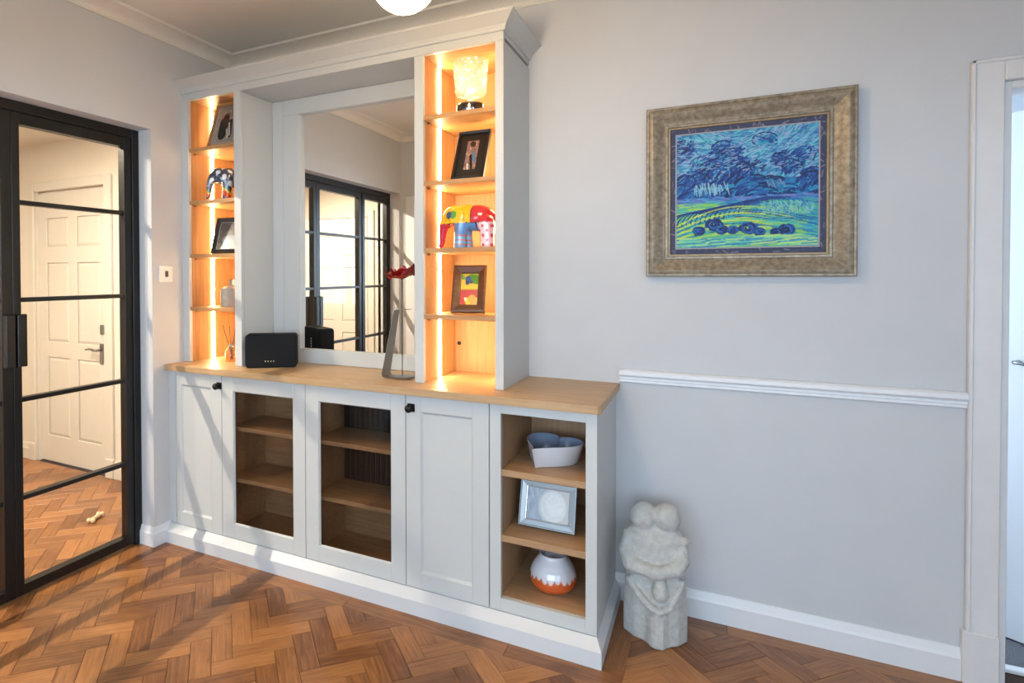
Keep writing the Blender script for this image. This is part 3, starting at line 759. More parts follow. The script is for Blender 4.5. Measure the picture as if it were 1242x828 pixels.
CV = Canvas(250, int(250*ch/cw), (62, 132, 172)); ar = ch/cw; CV.vs = ar/.875
def rc(cols): return cols[rng.integers(len(cols))]
SKY = [(84, 160, 196), (120, 176, 206), (58, 140, 188), (140, 160, 204), (96, 196, 206), (40, 120, 180), (150, 190, 210)]
for i in range(1500):
    u, v = rng.random(), rng.random()*.46
    CV.dab(u, v, .03+.05*rng.random(), .010, -.7+.9*rng.random()+.6*math.sin(u*6), rc(SKY), .85)
DK = [(16, 62, 134), (12, 48, 112), (22, 86, 158), (10, 40, 96), (30, 104, 172)]
TEAL = [(28, 128, 178), (40, 150, 190), (66, 170, 196), (24, 100, 168)]
def crown_(u, v, ru, rv, n=110):
    subs = [(u+ru*.75*(rng.random()*2-1), v+rv*.6*(rng.random()*2-1), .35+.4*rng.random()) for _ in range(7)]
    for i in range(n*2):
        su, sv, f = subs[i % 7]; a, r_ = rng.random()*6.28, math.sqrt(rng.random())
        CV.dab(su+ru*f*r_*math.cos(a), sv+rv*f*r_*math.sin(a), .02+.04*rng.random(), .008+.008*rng.random(), -.8+1.3*(rng.random()-.5), rc(DK+DK[:2]+[(24, 96, 166)]), .9, .3*(rng.random()-.5))
    for i in range(n//2):
        su, sv, f = subs[i % 7]; a, r_ = rng.random()*6.28, math.sqrt(rng.random())
        CV.dab(su+ru*f*r_*math.cos(a), sv+rv*f*r_*math.sin(a), .015+.03*rng.random(), .005, -.8+1.6*(rng.random()-.5), rc(TEAL+SKY[:3]), .85, .4*(rng.random()-.5))
    for su, sv, f in subs:
        a0 = 3.0+rng.random(); CV.ring(su, sv, ru*f*.95, rv*f*.95, .005+.004*rng.random(), rc(DK[:4]), 18, a0, a0+1.6+1.6*rng.random())
        if rng.random() < .6: CV.ring(su+ru*.1, sv+rv*.1, ru*f*.45, rv*f*.45, .005, rc(DK[:3]), 12, a0+.5, a0+3.0)
# tree belt
for i in range(620):
    u = rng.random(); v = .36+.17*rng.random()+.03*math.sin(u*9)
    CV.dab(u, v, .05+.06*rng.random(), .016, -.9+.5*rng.random() if u < .55 else -.3+.7*rng.random(), rc(DK+TEAL[:2]), .9, .2)
crown_(.34, .17, .14, .10); crown_(.25, .29, .12, .09, 80); crown_(.06, .12, .065, .085, 60); crown_(.13, .36, .11, .09, 70); crown_(.5, .28, .12, .08, 70); crown_(.80, .27, .15, .085, 110); crown_(.93, .37, .09, .08, 60)
CV.ring(.64, .085, .085, .05, .009, (12, 60, 130), 40, 2.2, 7.6)
CV.ring(.66, .09, .055, .03, .008, (16, 86, 150), 24, 3.4, 6.6)
for i in range(60): CV.dab(.66+.10*(rng.random()-.5), .09+.06*(rng.random()-.5), .05, .012, .5, rc(TEAL+DK[:1]), .8, .2)
for i in range(46):
    CV.dab(.13+.26*rng.random(), .40+.06*rng.random(), .05, .007, 1.2+.5*rng.random(), (150, 196, 214), .8)
for i in range(16):
    CV.dab(.66+.13*rng.random(), .40+.03*rng.random(), .04, .006, 1.2, (120, 150, 180), .8)
# middle distance
for i in range(420):
    u = rng.random(); v = .50+.07*rng.random()
    CV.dab(u, v, .05+.05*rng.random(), .010, .1+.4*(rng.random()-.5), rc([(80, 120, 190), (46, 110, 178), (110, 160, 206), (60, 150, 190), (120, 130, 190)]), .85)
# fields
FG = [(150, 200, 90), (120, 196, 120), (186, 210, 96), (84, 180, 150), (64, 160, 176), (98, 200, 170)]
def hill(u): return .56+.07*(u-.25)**2*1.2+(.05 if u > .6 else 0)*(u-.6)
for i in range(1500):
    u = rng.random(); v = .535+.35*rng.random()
    s_ = .35*(u-.35)
    CV.dab(u, v, .06+.06*rng.random(), .010, s_+.15*(rng.random()-.5), rc(FG if (v > .58 or u < .35) and u < .9 else FG[3:]+TEAL), .85, .05)
for k_ in range(17):           # dark ploughed furrows sweeping over the hill
    u0 = -.10+.035*k_
    for j in range(22):
        t = j/21; u = u0+.32*t*t+.02*t; v = .72-.05*k_*.12-.155*math.sin(t*1.5)+.05*t*t
        CV.dab(u, v, .03, .0085, math.atan2(-.155*1.5*math.cos(t*1.5)+.1*t, .64*t+.02), rc(DK[:3]), .9)
for k_ in range(5):
    for j in range(30):
        t = j/29; u = .42+.58*t; v = .60+.012*k_+.075*t*t+.008*math.sin(t*9+k_)
        CV.dab(u, v, .04, .006, .14*t, rc(TEAL+DK[:2]), .8)
for i in range(160): CV.dab(.6+.38*rng.random(), .55+.08*rng.random(), .035, .007, 1.2+.8*rng.random(), rc([(120, 190, 170), (70, 140, 190), (150, 200, 190)]), .8, .4)
for k_ in range(9):
    for j in range(26):
        t = j/25; u = .01+.62*t; v = .585+.026*k_+(.13-.010*k_)*(1-t)**2*.9-.03*math.sin(t*3.1)
        CV.dab(u, v, .035, .006+.004*rng.random(), -.35*(1-t), rc(DK[:2]+TEAL) if k_ % 2 else rc([(196, 214, 84), (170, 206, 90), (206, 222, 110)]), .85)
for i in range(260): CV.dab(rng.random(), .03+.28*rng.random(), .02+.02*rng.random(), .006, -.6+1.0*rng.random(), rc([(168, 178, 214), (150, 200, 214), (120, 150, 206)]), .7)
def bush(u, v, r_):
    for i in range(70):
        a, q = rng.random()*6.28, math.sqrt(rng.random()); CV.dab(u+r_*1.15*q*math.cos(a), v+r_*.8*q*math.sin(a), .03, .013, a+1.57, rc(DK), .95, .3)
    for q in range(4):
        a0 = rng.random()*6.28; CV.ring(u, v, r_*(.5+.6*rng.random()), r_*(.4+.45*rng.random()), .006, rc([(10, 44, 104), (40, 120, 180)]), 14, a0, a0+2)
for u, v, r_ in ((.17, .745, .038), (.285, .70, .055), (.34, .74, .038), (.42, .745, .032), (.53, .735, .055), (.61, .765, .03), (.79, .755, .05), (.72, .77, .03)): bush(u, v, r_)
for i in range(500):
    u = rng.random(); v = .80+.06*rng.random()+.01*math.sin(u*7)
    CV.dab(u, v, .08+.06*rng.random(), .009, .08*(rng.random()-.5)-.06, rc([(160, 216, 150), (120, 204, 170), (70, 170, 190), (40, 130, 180), (190, 220, 130)]), .9)
grid_picture('canvas', np.clip(CV.a, 0, 1)**1.18, cw, ch, -.0150, pa, M_mat)
bm = bm_new(); box(bm, -pw_/2+.02, pw_/2-.02, -.012, -.0015, -ph_/2+.02, ph_/2-.02); part('backing_board', bm, M_dark, pa, world=False)

# ------------------------------------------------------------------ photo frames on the shelves
def photo_frame(name, label, loc, yaw, lean, w, h, rail, mat, pic, mat_w=0.0, mat_col=None, th=.016, slip=None, group=None, prof=None):
    t = thing(name, label, 'photo frame', loc, (-lean, 0, yaw), group)
    d = h/2
    mitred(t, w, h, prof or [(0, 0), (0, -th), (rail*.25, -th-.002), (rail*.9, -th+.004), (rail, -th+.007), (rail, 0)], mat, 'frame_rail', d)
    iw, ih = w-2*rail, h-2*rail
    if mat_col is not None:
        bm = bm_new(); box(bm, -iw/2-.001, iw/2+.001, -.006, -.001, d-ih/2-.001, d+ih/2+.001); part('mount', bm, mat_col, t, world=False)
        iw -= 2*mat_w; ih -= 2*mat_w
    else:
        bm = bm_new(); box(bm, -iw/2-.001, iw/2+.001, -.004, -.001, d-ih/2-.001, d+ih/2+.001); part('backing', bm, M_dark, t, world=False)
    if slip: mitred(t, iw+.012, ih+.012, [(0, -.004), (0, -.012), (.008, -.010), (.010, -.0068), (.010, -.004)], slip, 'slip', d)
    grid_picture('photo_print', pic, iw, ih, -.0065, t, M_print, d)
    s_ = bm_new(); a = math.tan(lean+R(20))
    box(s_, -.02, .02, 0, .003, -h*.62, 0)
    s_.transform(Matrix.Translation((0, .001, h*.66)) @ Matrix.Rotation(R(24), 4, 'X'))
    part('strut', s_, M_dark, t, world=False)
    return t
M_print = attr_paint('photo_print', .25)
def soft_noise(nx, nz_, cols, n, ln=.12, wd=.07, base=(60, 60, 64), seed=1, al=.6):
    r_ = np.random.default_rng(seed); c = Canvas(nx, nz_, base)
    for i in range(n): c.dab(r_.random(), r_.random()*nz_/nx, ln*r_.random(), wd*(.5+r_.random()), r_.random()*3.1, cols[r_.integers(len(cols))], al)
    return c
# top left: sepia wedding-like print, dark and pale shapes
c = soft_noise(48, 60, [(150, 140, 128), (120, 112, 104), (170, 160, 148)], 60, base=(140, 130, 120), seed=3)
for (u, v, l_, w_, a, col) in ((.38, .75, .4, .42, 1.5, (26, 25, 26)), (.44, .5, .3, .3, 1.5, (34, 33, 34)), (.72, .78, .5, .2, 1.4, (30, 30, 32)), (.70, .8, .45, .07, 1.25, (186, 180, 172)), (.64, .95, .3, .09, 1.2, (176, 170, 160)), (.5, .22, .02, .1, 0, (96, 86, 78)), (.66, .3, .02, .09, 0, (120, 108, 98))): c.dab(u, v, l_, w_, a, col)
M_lwood = wood('pale_frame_wood', (120, 84, 52), (168, 126, 84), 0, .5)
photo_frame('photo_frame', 'thin wooden photo frame with a grey print on the top shelf beside the hall doors', (.240, -.325, 2.126), 0, R(18), .20, .265, .014, M_lwood, c.a, .012, paint('grey_mount', (150, 140, 130), .7), group='photo frames on the shelves')
# black frame, left tower third bay
c = soft_noise(44, 44, [(52, 52, 56), (80, 82, 88), (40, 38, 38), (96, 90, 86)], 70, base=(50, 46, 44), seed=5)
c.dab(.5, .65, .3, .3, 0, (104, 112, 124)); c.dab(.5, .4, .1, .2, 0, (78, 66, 58))
M_bframe = paint('black_frame_wood', (26, 23, 22), .35, noise=.1)
photo_frame('photo_frame', 'black photo frame with a dark print above the grey stoneware bottle', (.268, -.320, 1.545), R(6), R(17), .20, .205, .022, M_bframe, c.a, .004, paint('pale_line_mount', (150, 146, 140), .6), group='photo frames on the shelves')
# black frame with broad black mount, right tower second bay
c = soft_noise(36, 60, [(176, 132, 116), (150, 110, 96), (110, 130, 140), (70, 60, 58), (196, 170, 156)], 80, base=(140, 104, 92), seed=8, al=.7)
c.dab(.5, .2, .2, .3, .2, (60, 46, 42)); c.dab(.72, .95, .5, .22, 1.2, (74, 120, 150)); c.dab(.55, 1.25, .7, .22, 1.3, (24, 26, 30)); c.dab(.3, 1.5, .3, .1, 1.2, (220, 214, 208))
photo_frame('photo_frame', 'black photo frame with a wide black mount below the crystal lamp', (1.673, -.330, 1.838), 0, R(24), .150, .245, .014, M_bframe, c.a, .034, paint('black_mount', (22, 20, 20), .5), group='photo frames on the shelves')
# brown frame with bright patches, right tower
c = Canvas(44, 76, (232, 190, 60)); H_ = 76/44
for (u, v, l_, w_, a, col) in ((.75, .3, .3, .5, .2, (96, 160, 60)), (.4, .35, .12, .34, 1.4, (70, 100, 150)), (.35, .5, .05, .2, 1.5, (40, 60, 96)), (.6, .45, .05, .14, 1.5, (50, 80, 120)), (.1, .2, .1, .2, 1, (120, 170, 70)),
                             (.5, 1.1, 1.2, .42, 0, (188, 40, 62)), (.1, 1.45, .6, .3, 1.2, (196, 50, 60)), (.75, 1.55, .4, .42, 1.2, (226, 160, 70)), (.3, 1.4, .1, .1, 1.4, (250, 236, 220)), (.5, .86, 1.2, .02, 0, (30, 26, 24))): c.dab(u, v, l_, w_, a, col)
M_brown = wood('brown_frame_wood', (66, 40, 26), (112, 72, 46), 0, .35, rand=.0, coat=.3)
photo_frame('photo_frame', 'brown wooden photo frame with a bright red and yellow print', (1.655, -.285, 1.256), R(12), R(24), .150, .225, .036, M_brown, c.a, 0, None, th=.022, group='photo frames on the shelves')
# silver frame in the open unit: a round pale shell on grey-blue
nx, nz_ = 60, 38; c = Canvas(nx, nz_, (150, 158, 170))
for i in range(60): c.dab(rng.random()*.4, rng.random()*.63, .1, .05, 1.3, rc([(140, 150, 166), (160, 168, 178), (128, 138, 156)]), .6)
c.dab(.9, .3, .5, .3, 1.4, (190, 182, 178)); c.dab(.62, .34, .02, .66, 0, (186, 182, 178)); c.dab(.63, .33, .02, .58, 0, (206, 203, 199)); c.dab(.66, .30, .02, .40, 0, (216, 213, 208))
for i in range(130):
    a, q = rng.random()*6.28, .28*math.sqrt(rng.random()); c.dab(.62+q*math.cos(a), .33+q*math.sin(a), .02, .02, a, rc([(222, 220, 216), (196, 192, 186), (210, 206, 200)]), .5)
M_silver = paint('silver_frame', (140, 143, 145), .38, metal=.7, noise=.05)
M_silver2 = paint('polished_silver', (205, 206, 208), .25, metal=.8, noise=.03)
photo_frame('photo_frame', 'silver photo frame with a pale round shell print on the middle shelf', (2.020, -.350, .394), 0, R(16), .232, .186, .028, M_silver, c.a, 0, None, th=.018, slip=M_silver2, group='photo frames on the shelves',
            prof=[(0, 0), (0, -.014), (.003, -.018), (.006, -.018), (.008, -.015), (.026, -.013), (.028, -.010), (.028, 0)])

# ------------------------------------------------------------------ remeshed sculpted shapes
def sculpt(name, blobs, voxel, smooth_it=6, extra=None):
    """blobs: ('e', centre, radii[, rot]) ellipsoids or ('c', [points], [radii]) limbs, fused into one skin"""
    bm = bm_new()
    for b_ in blobs:
        t = bmesh.new()
        if b_[0] == 'e':
            bmesh.ops.create_uvsphere(t, u_segments=24, v_segments=16, radius=1)
            mm = Matrix.Translation(b_[1]) @ (Euler(b_[3]).to_matrix().to_4x4() if len(b_) > 3 else Matrix()) @ Matrix.Diagonal((*b_[2], 1))
            merge(bm, t, mm)
        else:
            pts, rs = [Vector(p) for p in b_[1]], b_[2]
            for i in range(len(pts)-1):
                n = max(2, int((pts[i+1]-pts[i]).length/(.35*min(rs[i], rs[i+1])))+1)
                for q in range(n+1):
                    f = q/n; tt = bmesh.new()
                    bmesh.ops.create_icosphere(tt, subdivisions=2, radius=rs[i]*(1-f)+rs[i+1]*f, matrix=Matrix.Translation(pts[i].lerp(pts[i+1], f)))
                    merge(bm, tt)
            t.free()
    if extra: extra(bm)
    me = bpy.data.meshes.new('tmp'); bm.to_mesh(me); bm.free()
    o = bpy.data.objects.new('tmp', me); COL.objects.link(o)
    r_ = o.modifiers.new('r', 'REMESH'); r_.mode = 'VOXEL'; r_.voxel_size = voxel
    s_ = o.modifiers.new('s', 'SMOOTH'); s_.iterations = smooth_it; s_.factor = .5
    dg = bpy.context.evaluated_depsgraph_get(); dg.update()
    out = bpy.data.meshes.new_from_object(o.evaluated_get(dg)); out.name = name
    bpy.data.objects.remove(o); bpy.data.meshes.remove(me)
    return out
# stone statue: two embracing figures with a child
def st_base(bm):
    rings = [(0, [(-.118, -.015), (-.075, -.055), (-.035, -.070), (-.01, -.104), (.030, -.108), (.052, -.078), (.085, -.055), (.116, -.01), (.105, .085), (-.105, .085)]),
             (.10, [(-.118, -.015), (-.075, -.058), (-.035, -.070), (-.012, -.098), (.030, -.102), (.050, -.076), (.085, -.055), (.116, -.01), (.105, .085), (-.105, .085)]),
             (.22, [(-.112, -.01), (-.075, -.060), (-.035, -.072), (-.01, -.075), (.025, -.075), (.05, -.070), (.082, -.055), (.110, -.01), (.100, .08), (-.10, .08)]),
             (.30, [(-.098, 0), (-.07, -.05), (-.035, -.06), (-.01, -.06), (.02, -.06), (.045, -.058), (.072, -.045), (.098, 0), (.09, .07), (-.09, .07)])]
    vs = [[bm.verts.new((x, y, z)) for x, y in p] for z, p in rings]
    for a, b_ in zip(vs, vs[1:]):
        for i in range(10): bm.faces.new((a[i], a[(i+1) % 10], b_[(i+1) % 10], b_[i]))
    bm.faces.new(vs[0][::-1]); bm.faces.new(vs[-1])
blobs = [('e', (0, .005, .335), (.112, .078, .115)), ('e', (-.045, .0, .385), (.066, .062, .055)), ('e', (.048, .0, .385), (.060, .060, .055)),
         ('e', (-.045, -.012, .470), (.050, .050, .056), (0, R(14), 0)), ('e', (.042, -.010, .474), (.050, .050, .055), (0, R(-10), 0)),
         ('c', [(-.090, -.015, .385), (-.103, -.035, .335), (-.085, -.065, .292), (-.01, -.088, .285), (.035, -.090, .300)], [.034, .034, .032, .024, .018]),
         ('c', [(.088, -.015, .380), (.095, -.040, .330), (.075, -.072, .302), (.01, -.094, .285), (-.015, -.090, .270)], [.030, .029, .028, .024, .017]),
         ('e', (.104, -.030, .400), (.020, .022, .016)),
         ('e', (.020, -.090, .212), (.030, .028, .038)), ('c', [(.018, -.075, .255), (.02, -.08, .235)], [.022, .026]),
         ('c', [(-.098, -.050, .225), (-.055, -.085, .185), (-.02, -.095, .155), (.015, -.098, .140)], [.012, .014, .015, .016]),
         ('c', [(.098, -.045, .245), (.075, -.070, .200), (.050, -.088, .155), (.015, -.098, .140)], [.012, .014, .015, .016]),
         ('c', [(.010, -.082, .14), (.010, -.084, .02)], [.024, .026])]
me = sculpt('stone_statue', blobs, .005, 5, st_base)
M_stone = paint('carved_stone', (190, 188, 183), .9, noise=.12, nscale=45, bump=.5, bscale=170)
st = link('stone_statue', me, M_stone, None, True); st.location = (2.417, -.208, 0.001); st.rotation_euler = (0, 0, R(3)); st.scale = (1.0, 1.0, 1.0)
tag(st, 'pale carved stone statue of two embracing figures standing on the floor', 'statue')

# painted elephant figurine
def elephant(name, label, loc, yaw, s, colfn, voxel=.004):
    bl = [('e', (.035, 0, .135), (.088, .058, .060)), ('e', (-.075, 0, .150), (.052, .046, .048)), ('e', (-.02, 0, .148), (.06, .05, .052)),
          ('c', [(-.110, 0, .140), (-.128, 0, .110), (-.136, 0, .070), (-.138, 0, .030), (-.146, 0, .012)], [.030, .024, .018, .014, .011]),
          ('c', [(-.030, -.030, .11), (-.036, -.031, .05), (-.038, -.031, .014)], [.034, .028, .029]), ('c', [(-.030, .030, .11), (-.024, .031, .05), (-.020, .031, .012)], [.030, .023, .024]),
          ('c', [(.085, -.030, .11), (.094, -.031, .05), (.094, -.031, .014)], [.040, .031, .032]), ('c', [(.085, .030, .11), (.078, .031, .05), (.075, .031, .012)], [.034, .024, .025]),
          ('c', [(.122, 0, .145), (.130, 0, .11), (.131, 0, .085)], [.008, .006, .008]),
          ('c', [(-.100, -.030, .118), (-.122, -.034, .098)], [.008, .004]), ('c', [(-.100, .030, .118), (-.122, .034, .098)], [.008, .004]),
          ('e', (-.045, -.052, .142), (.040, .009, .046), (0, R(12), R(-8))), ('e', (-.045, .052, .142), (.040, .009, .046), (0, R(12), R(8)))]
    me = sculpt(name, bl, voxel, 4)
    n = len(me.vertices); co = np.zeros(n*3, np.float32); me.vertices.foreach_get('co', co); co = co.reshape(-1, 3)
    at = me.color_attributes.new('paint', 'FLOAT_COLOR', 'POINT')
    cc = np.ones((n, 4), np.float32)
    for i, p in enumerate(co): cc[i, :3] = lin(colfn(p))
    at.data.foreach_set('color', cc.ravel())
    o = link(name, me, M_glazed, None, True); o.location = loc; o.rotation_euler = (0, 0, yaw); o.scale = (s, s, s)
    return tag(o, label, 'figurine')
M_glazed = attr_paint('painted_ceramic', .15, coat=.5)
def elecol(p):
    x, y, z = p
    if abs(z-.112) < .0018 or (z > .112 and abs(x-.022) < .0018): return (24, 22, 24)
    if z > .112:
        if x > .022:
            return (206, 52, 64)
        if (x+.085)**2+(z-.150)**2 < .017**2: return (70, 90, 130)
        if (x+.060)**2+(z-.150)**2 < .018**2: return (88, 160, 70)
        return (238, 190, 36)
    if x < -.085: return (196, 40, 70)
    if x < -.055: return (204, 52, 70)
    if x < .045:
        if z > .06: return (96, 150, 205) if x > -.03 else (104, 130, 170)
        return (110, 172, 214) if math.sin(z*300) > -.4 else (180, 120, 130)
    if abs(x-.047) < .003: return (24, 22, 24)
    return (236, 205, 214) if math.sin(x*170)*math.sin(z*150) < .5 else (206, 70, 90)
elephant('elephant_figurine', 'glossy elephant figurine painted in yellow, red, blue and pink patches', (1.662, -.275, 1.5445), R(0), .97, elecol)
def elecol2(p):
    x, y, z = p
    if z < .075: return [(196, 60, 40), (214, 160, 50), (60, 120, 70), (50, 70, 110)][int((z*60+x*40)) % 4]
    if math.sin(x*90)*math.sin(z*80+y*50) > .35: return (225, 225, 226)
    return (62, 70, 84) if z > .12 else (100, 108, 122)
elephant('elephant_figurine', 'small dark grey elephant figurine with rainbow patches on its legs', (.275, -.285, 1.8375), R(50), .88, elecol2)

# ------------------------------------------------------------------ crystal goblet lamp
gl = thing('crystal_lamp', 'crystal goblet lamp on a chrome base on the top shelf', 'lamp', (1.675, -.300, 2.125))
mt, nt, b = newmat('cut_crystal'); L = nt.links.new
b.inputs['Base Color'].default_value = (1, .97, .92, 1); b.inputs['Roughness'].default_value = .12
tl = N(nt, 'ShaderNodeBsdfTranslucent'); tl.inputs[0].default_value = (1, .97, .92, 1)
tp = N(nt, 'ShaderNodeBsdfTransparent')
tc = N(nt, 'ShaderNodeTexCoord'); vo = N(nt, 'ShaderNodeTexVoronoi'); vo.inputs['Scale'].default_value = 46; L(tc.outputs['Object'], vo.inputs['Vector'])
cr = N(nt, 'ShaderNodeValToRGB'); cr.color_ramp.elements[0].position = .12; cr.color_ramp.elements[1].position = .42; L(vo.outputs['Distance'], cr.inputs[0])
a1 = N(nt, 'ShaderNodeMixShader'); a1.inputs[0].default_value = .5; L(b.outputs[0], a1.inputs[1]); L(tl.outputs[0], a1.inputs[2])
mq = N(nt, 'ShaderNodeMath', operation='MULTIPLY'); mq.inputs[1].default_value = .8; L(cr.outputs[0], mq.inputs[0])
a2 = N(nt, 'ShaderNodeMixShader'); L(mq.outputs[0], a2.inputs[0]); L(a1.outputs[0], a2.inputs[1]); L(tp.outputs[0], a2.inputs[2])
L(a2.outputs[0], nt.nodes['Material Output'].inputs[0])
M_crystal = mt
fac = lambda a, z: 1+.030*abs(math.sin(6*a+z*60))*(1 if z > .075 else 0)
bm = bm_new()
lathe(bm, [(.012, .052), (.012, .070), (.030, .076), (.060, .084), (.068, .098), (.066, .116), (.068, .130), (.076, .225), (.071, .225), (.063, .130), (.060, .112), (.040, .100), (.001, .096)], 72, fn=fac, cap=False)
o = part('crystal_bowl', bm, M_crystal, gl, world=False); autosmooth(o, 14)
bm = bm_new(); lathe(bm, [(.060, 0), (.062, .004), (.062, .036), (.058, .041), (.020, .044), (.014, .052)], 40); autosmooth(part('base', bm, paint('dark_chrome', (120, 112, 106), .12, metal=1, noise=.02), gl, world=False), 30)
bm = bm_new(); lathe(bm, [(.0005, .100), (.018, .1005), (.014, .108), (.0005, .110)], 20, cap=False); part('led_bulb', bm, emit('crystal_led', (1, .86, .62), 9), gl, True, world=False)

# ------------------------------------------------------------------ stoneware bottle and reed diffuser, left tower
bt = thing('stoneware_bottle', 'grey stoneware bottle with a short neck on the lit shelf', 'bottle', (.243, -.26, 1.2535))
bm = bm_new(); lathe(bm, [(.058, 0), (.061, .006), (.062, .085), (.058, .100), (.040, .112), (.016, .118), (.013, .126), (.013, .140), (.016, .144), (.016, .150), (.010, .150), (.009, .125)], 40, cap=False)
bmesh.ops.contextual_create(bm, geom=[e for e in bm.edges if len(e.link_faces) == 1 and e.verts[0].co.z < .001])
autosmooth(part('body', bm, paint('grey_stoneware', (150, 144, 136), .55, noise=.12, nscale=30), bt, world=False), 40)
rd = thing('reed_diffuser', 'clear glass reed diffuser bottle with dark reeds on the worktop', 'diffuser', (.245, -.27, HW+.001))
bm = bm_new(); lathe(bm, [(.032, 0), (.034, .004), (.032, .058), (.022, .072), (.013, .076), (.012, .088), (.010, .088), (.009, .074)], 28, cap=False)
bmesh.ops.contextual_create(bm, geom=[e for e in bm.edges if len(e.link_faces) == 1 and e.verts[0].co.z < .001])
autosmooth(part('bottle', bm, clear_glass('diffuser_glass', (.95, .93, .9), 1.0, 1.5), rd, world=False), 40)
bm = bm_new(); lathe(bm, [(.029, .004), (.0305, .006), (.030, .036), (.001, .036)], 24, cap=False); part('oil', bm, clear_glass('diffuser_oil', (.9, .72, .5), .6, 1.3), rd, True, world=False)
bm = bm_new(); lathe(bm, [(.0125, .080), (.014, .081), (.014, .094), (.0125, .095)], 24); part('collar', bm, M_steel, rd, True, world=False)
M_reed = paint('dark_reed', (58, 36, 24), .7)
for a, l_ in ((.2, .19), (-.25, .20), (-.12, .195), (.05, .18)):
    bm = bm_new(); tube(bm, [(-a*.03, .004*math.sin(a*20), .008), (a*.18, .02*math.sin(a*30), l_)], .0019, 6); part('reed', bm, M_reed, rd, world=False)

# ------------------------------------------------------------------ black speaker
sp = thing('smart_speaker', 'black rounded wireless speaker standing on the worktop before the mirror', 'speaker', (.573, -.317, HW+.001), (0, 0, R(33)))
bm = bm_new()
def rrect(w, h, r_, n=6):
    p = []
    for cx_, cz_, a0 in ((w/2-r_, h-r_, 0), (-w/2+r_, h-r_, 90), (-w/2+r_, r_, 180), (w/2-r_, r_, 270)):
        for i in range(n+1): a = R(a0+90*i/n); p.append((cx_+r_*math.cos(a), cz_+r_*math.sin(a)))
    return p
prism(bm, rrect(.262, .172, .018), -.045, .045, lambda a, b_, h: (a, h, b_))
bmesh.ops.recalc_face_normals(bm, faces=bm.faces)
bmesh.ops.bevel(bm, geom=[e for e in bm.edges if abs(e.verts[0].co.y-e.verts[1].co.y) < 1e-6 and len(e.link_faces) == 2 and any(len(f.verts) > 6 for f in e.link_faces)], offset=.006, segments=3, affect='EDGES')
autosmooth(part('body', bm, paint('black_speaker_cloth', (30, 31, 33), .85, noise=.1, nscale=300, bump=.25, bscale=700, spec=.2), sp, world=False), 40)
M_dot = emit('indicator_dot', (1, .85, .5), 1.2)
for x in (-.028, -.014, 0, .014):
    bm = bm_new(); lathe(bm, [(.0018, 0), (.0018, .0012)], 10); bm.transform(Matrix.Translation((x, -.0448, .034)) @ Matrix.Rotation(R(90), 4, 'X')); part('indicator_light', bm, M_dot, sp, world=False)
for i, z in enumerate((.045, .06, .075, .09, .105)):
    bm = bm_new(); box(bm, -.006, .006, .0445, .047, z, z+.008, .001); part('socket', bm, M_white, sp, world=False)

# ------------------------------------------------------------------ poppy in bent steel holder
pv = thing('flower_holder', 'bent brushed steel strip flower holder on the worktop', 'vase', (1.33, -.315, HW+.001))
bm = bm_new()
path = [(.062, 0), (-.058, 0), (-.072, .004), (-.076, .015), (-.020, .300), (-.014, .312), (-.002, .316), (.050, .316)]
TH = .0025; hw_ = .042
def strip(bm, path, th, hw):
    vs = []
    for i, (x, z) in enumerate(path):
        a = Vector(path[max(i-1, 0)]); b_ = Vector(path[min(i+1, len(path)-1)]); d = (b_-a).normalized(); n = Vector((d.y, -d.x))
        wq = hw*(1-.35*(z/.316))
        p = [Vector((x, z))+n*0, Vector((x, z))-n*th*(-1)]
        vs.append([bm.verts.new((q.x, s*wq, q.y+.0)) for q in p for s in (-1, 1)])
    for a, b_ in zip(vs, vs[1:]):
        for i, j in ((0, 1), (1, 3), (3, 2), (2, 0)): bm.faces.new((a[i], a[j], b_[j], b_[i]))
    bm.faces.new([vs[0][i] for i in (0, 1, 3, 2)]); bm.faces.new([vs[-1][i] for i in (0, 2, 3, 1)])
strip(bm, [(x, z+.0026) for x, z in path], TH, hw_)
o = part('steel_strip', bm, paint('brushed_strip', (150, 142, 134), .35, metal=.9, noise=.06), pv, world=False); autosmooth(o, 40)
bm = bm_new(); lathe(bm, [(.048, .0055), (.050, .007), (.048, .009)], 32); bm.transform(Matrix.Translation((.012, 0, 0))); part('base_disc', bm, M_steel, pv, world=False)
fl_ = thing('poppy_flower', 'red ceramic poppy on a thin stem in the steel holder', 'flower', (1.342, -.315, HW+.011))
bm = bm_new(); tube(bm, [(0, 0, 0), (0, 0, .25), (.0, 0, .445)], .0022, 8); part('stem', bm, paint('stem_wire', (70, 52, 42), .5, metal=.6), fl_, world=False)
M_red = paint('red_ceramic', (150, 26, 22), .22, noise=.25, nscale=40, coat=.4)
def petal(bm, ang, r0, tilt, wv, ph):
    nu, nv = 10, 8; g = []
    for i in range(nu+1):
        u = i/nu; row = []
        for j in range(nv+1):
            v = j/nv*2-1
            rr = r0*u; wd = r0*.95*math.sin(min(1, u*1.15)*math.pi*.62)*v
            z = tilt*rr+.012*math.sin(v*5+ph)*u*u+.010*math.cos(u*7+ph*2+v*3)*u+wv*v*v*u
            row.append(bm.verts.new((rr*math.cos(ang)-wd*math.sin(ang), rr*math.sin(ang)+wd*math.cos(ang), z)))
        g.append(row)
    for i in range(nu):
        for j in range(nv): bm.faces.new((g[i][j], g[i+1][j], g[i+1][j+1], g[i][j+1]))
for i, (a, tl, wv) in enumerate(((R(185), .30, .022), (R(262), .12, .018), (R(350), .45, .02), (R(80), .5, .026), (R(130), .25, .02), (R(300), .7, .02))):
    bm = bm_new(); petal(bm, a, .058, tl, wv, i*1.7); bm.transform(Matrix.Translation((0, 0, .452)))
    o = part('petal', bm, M_red, fl_, True, world=False); sm = o.modifiers.new('thickness', 'SOLIDIFY'); sm.thickness = .003
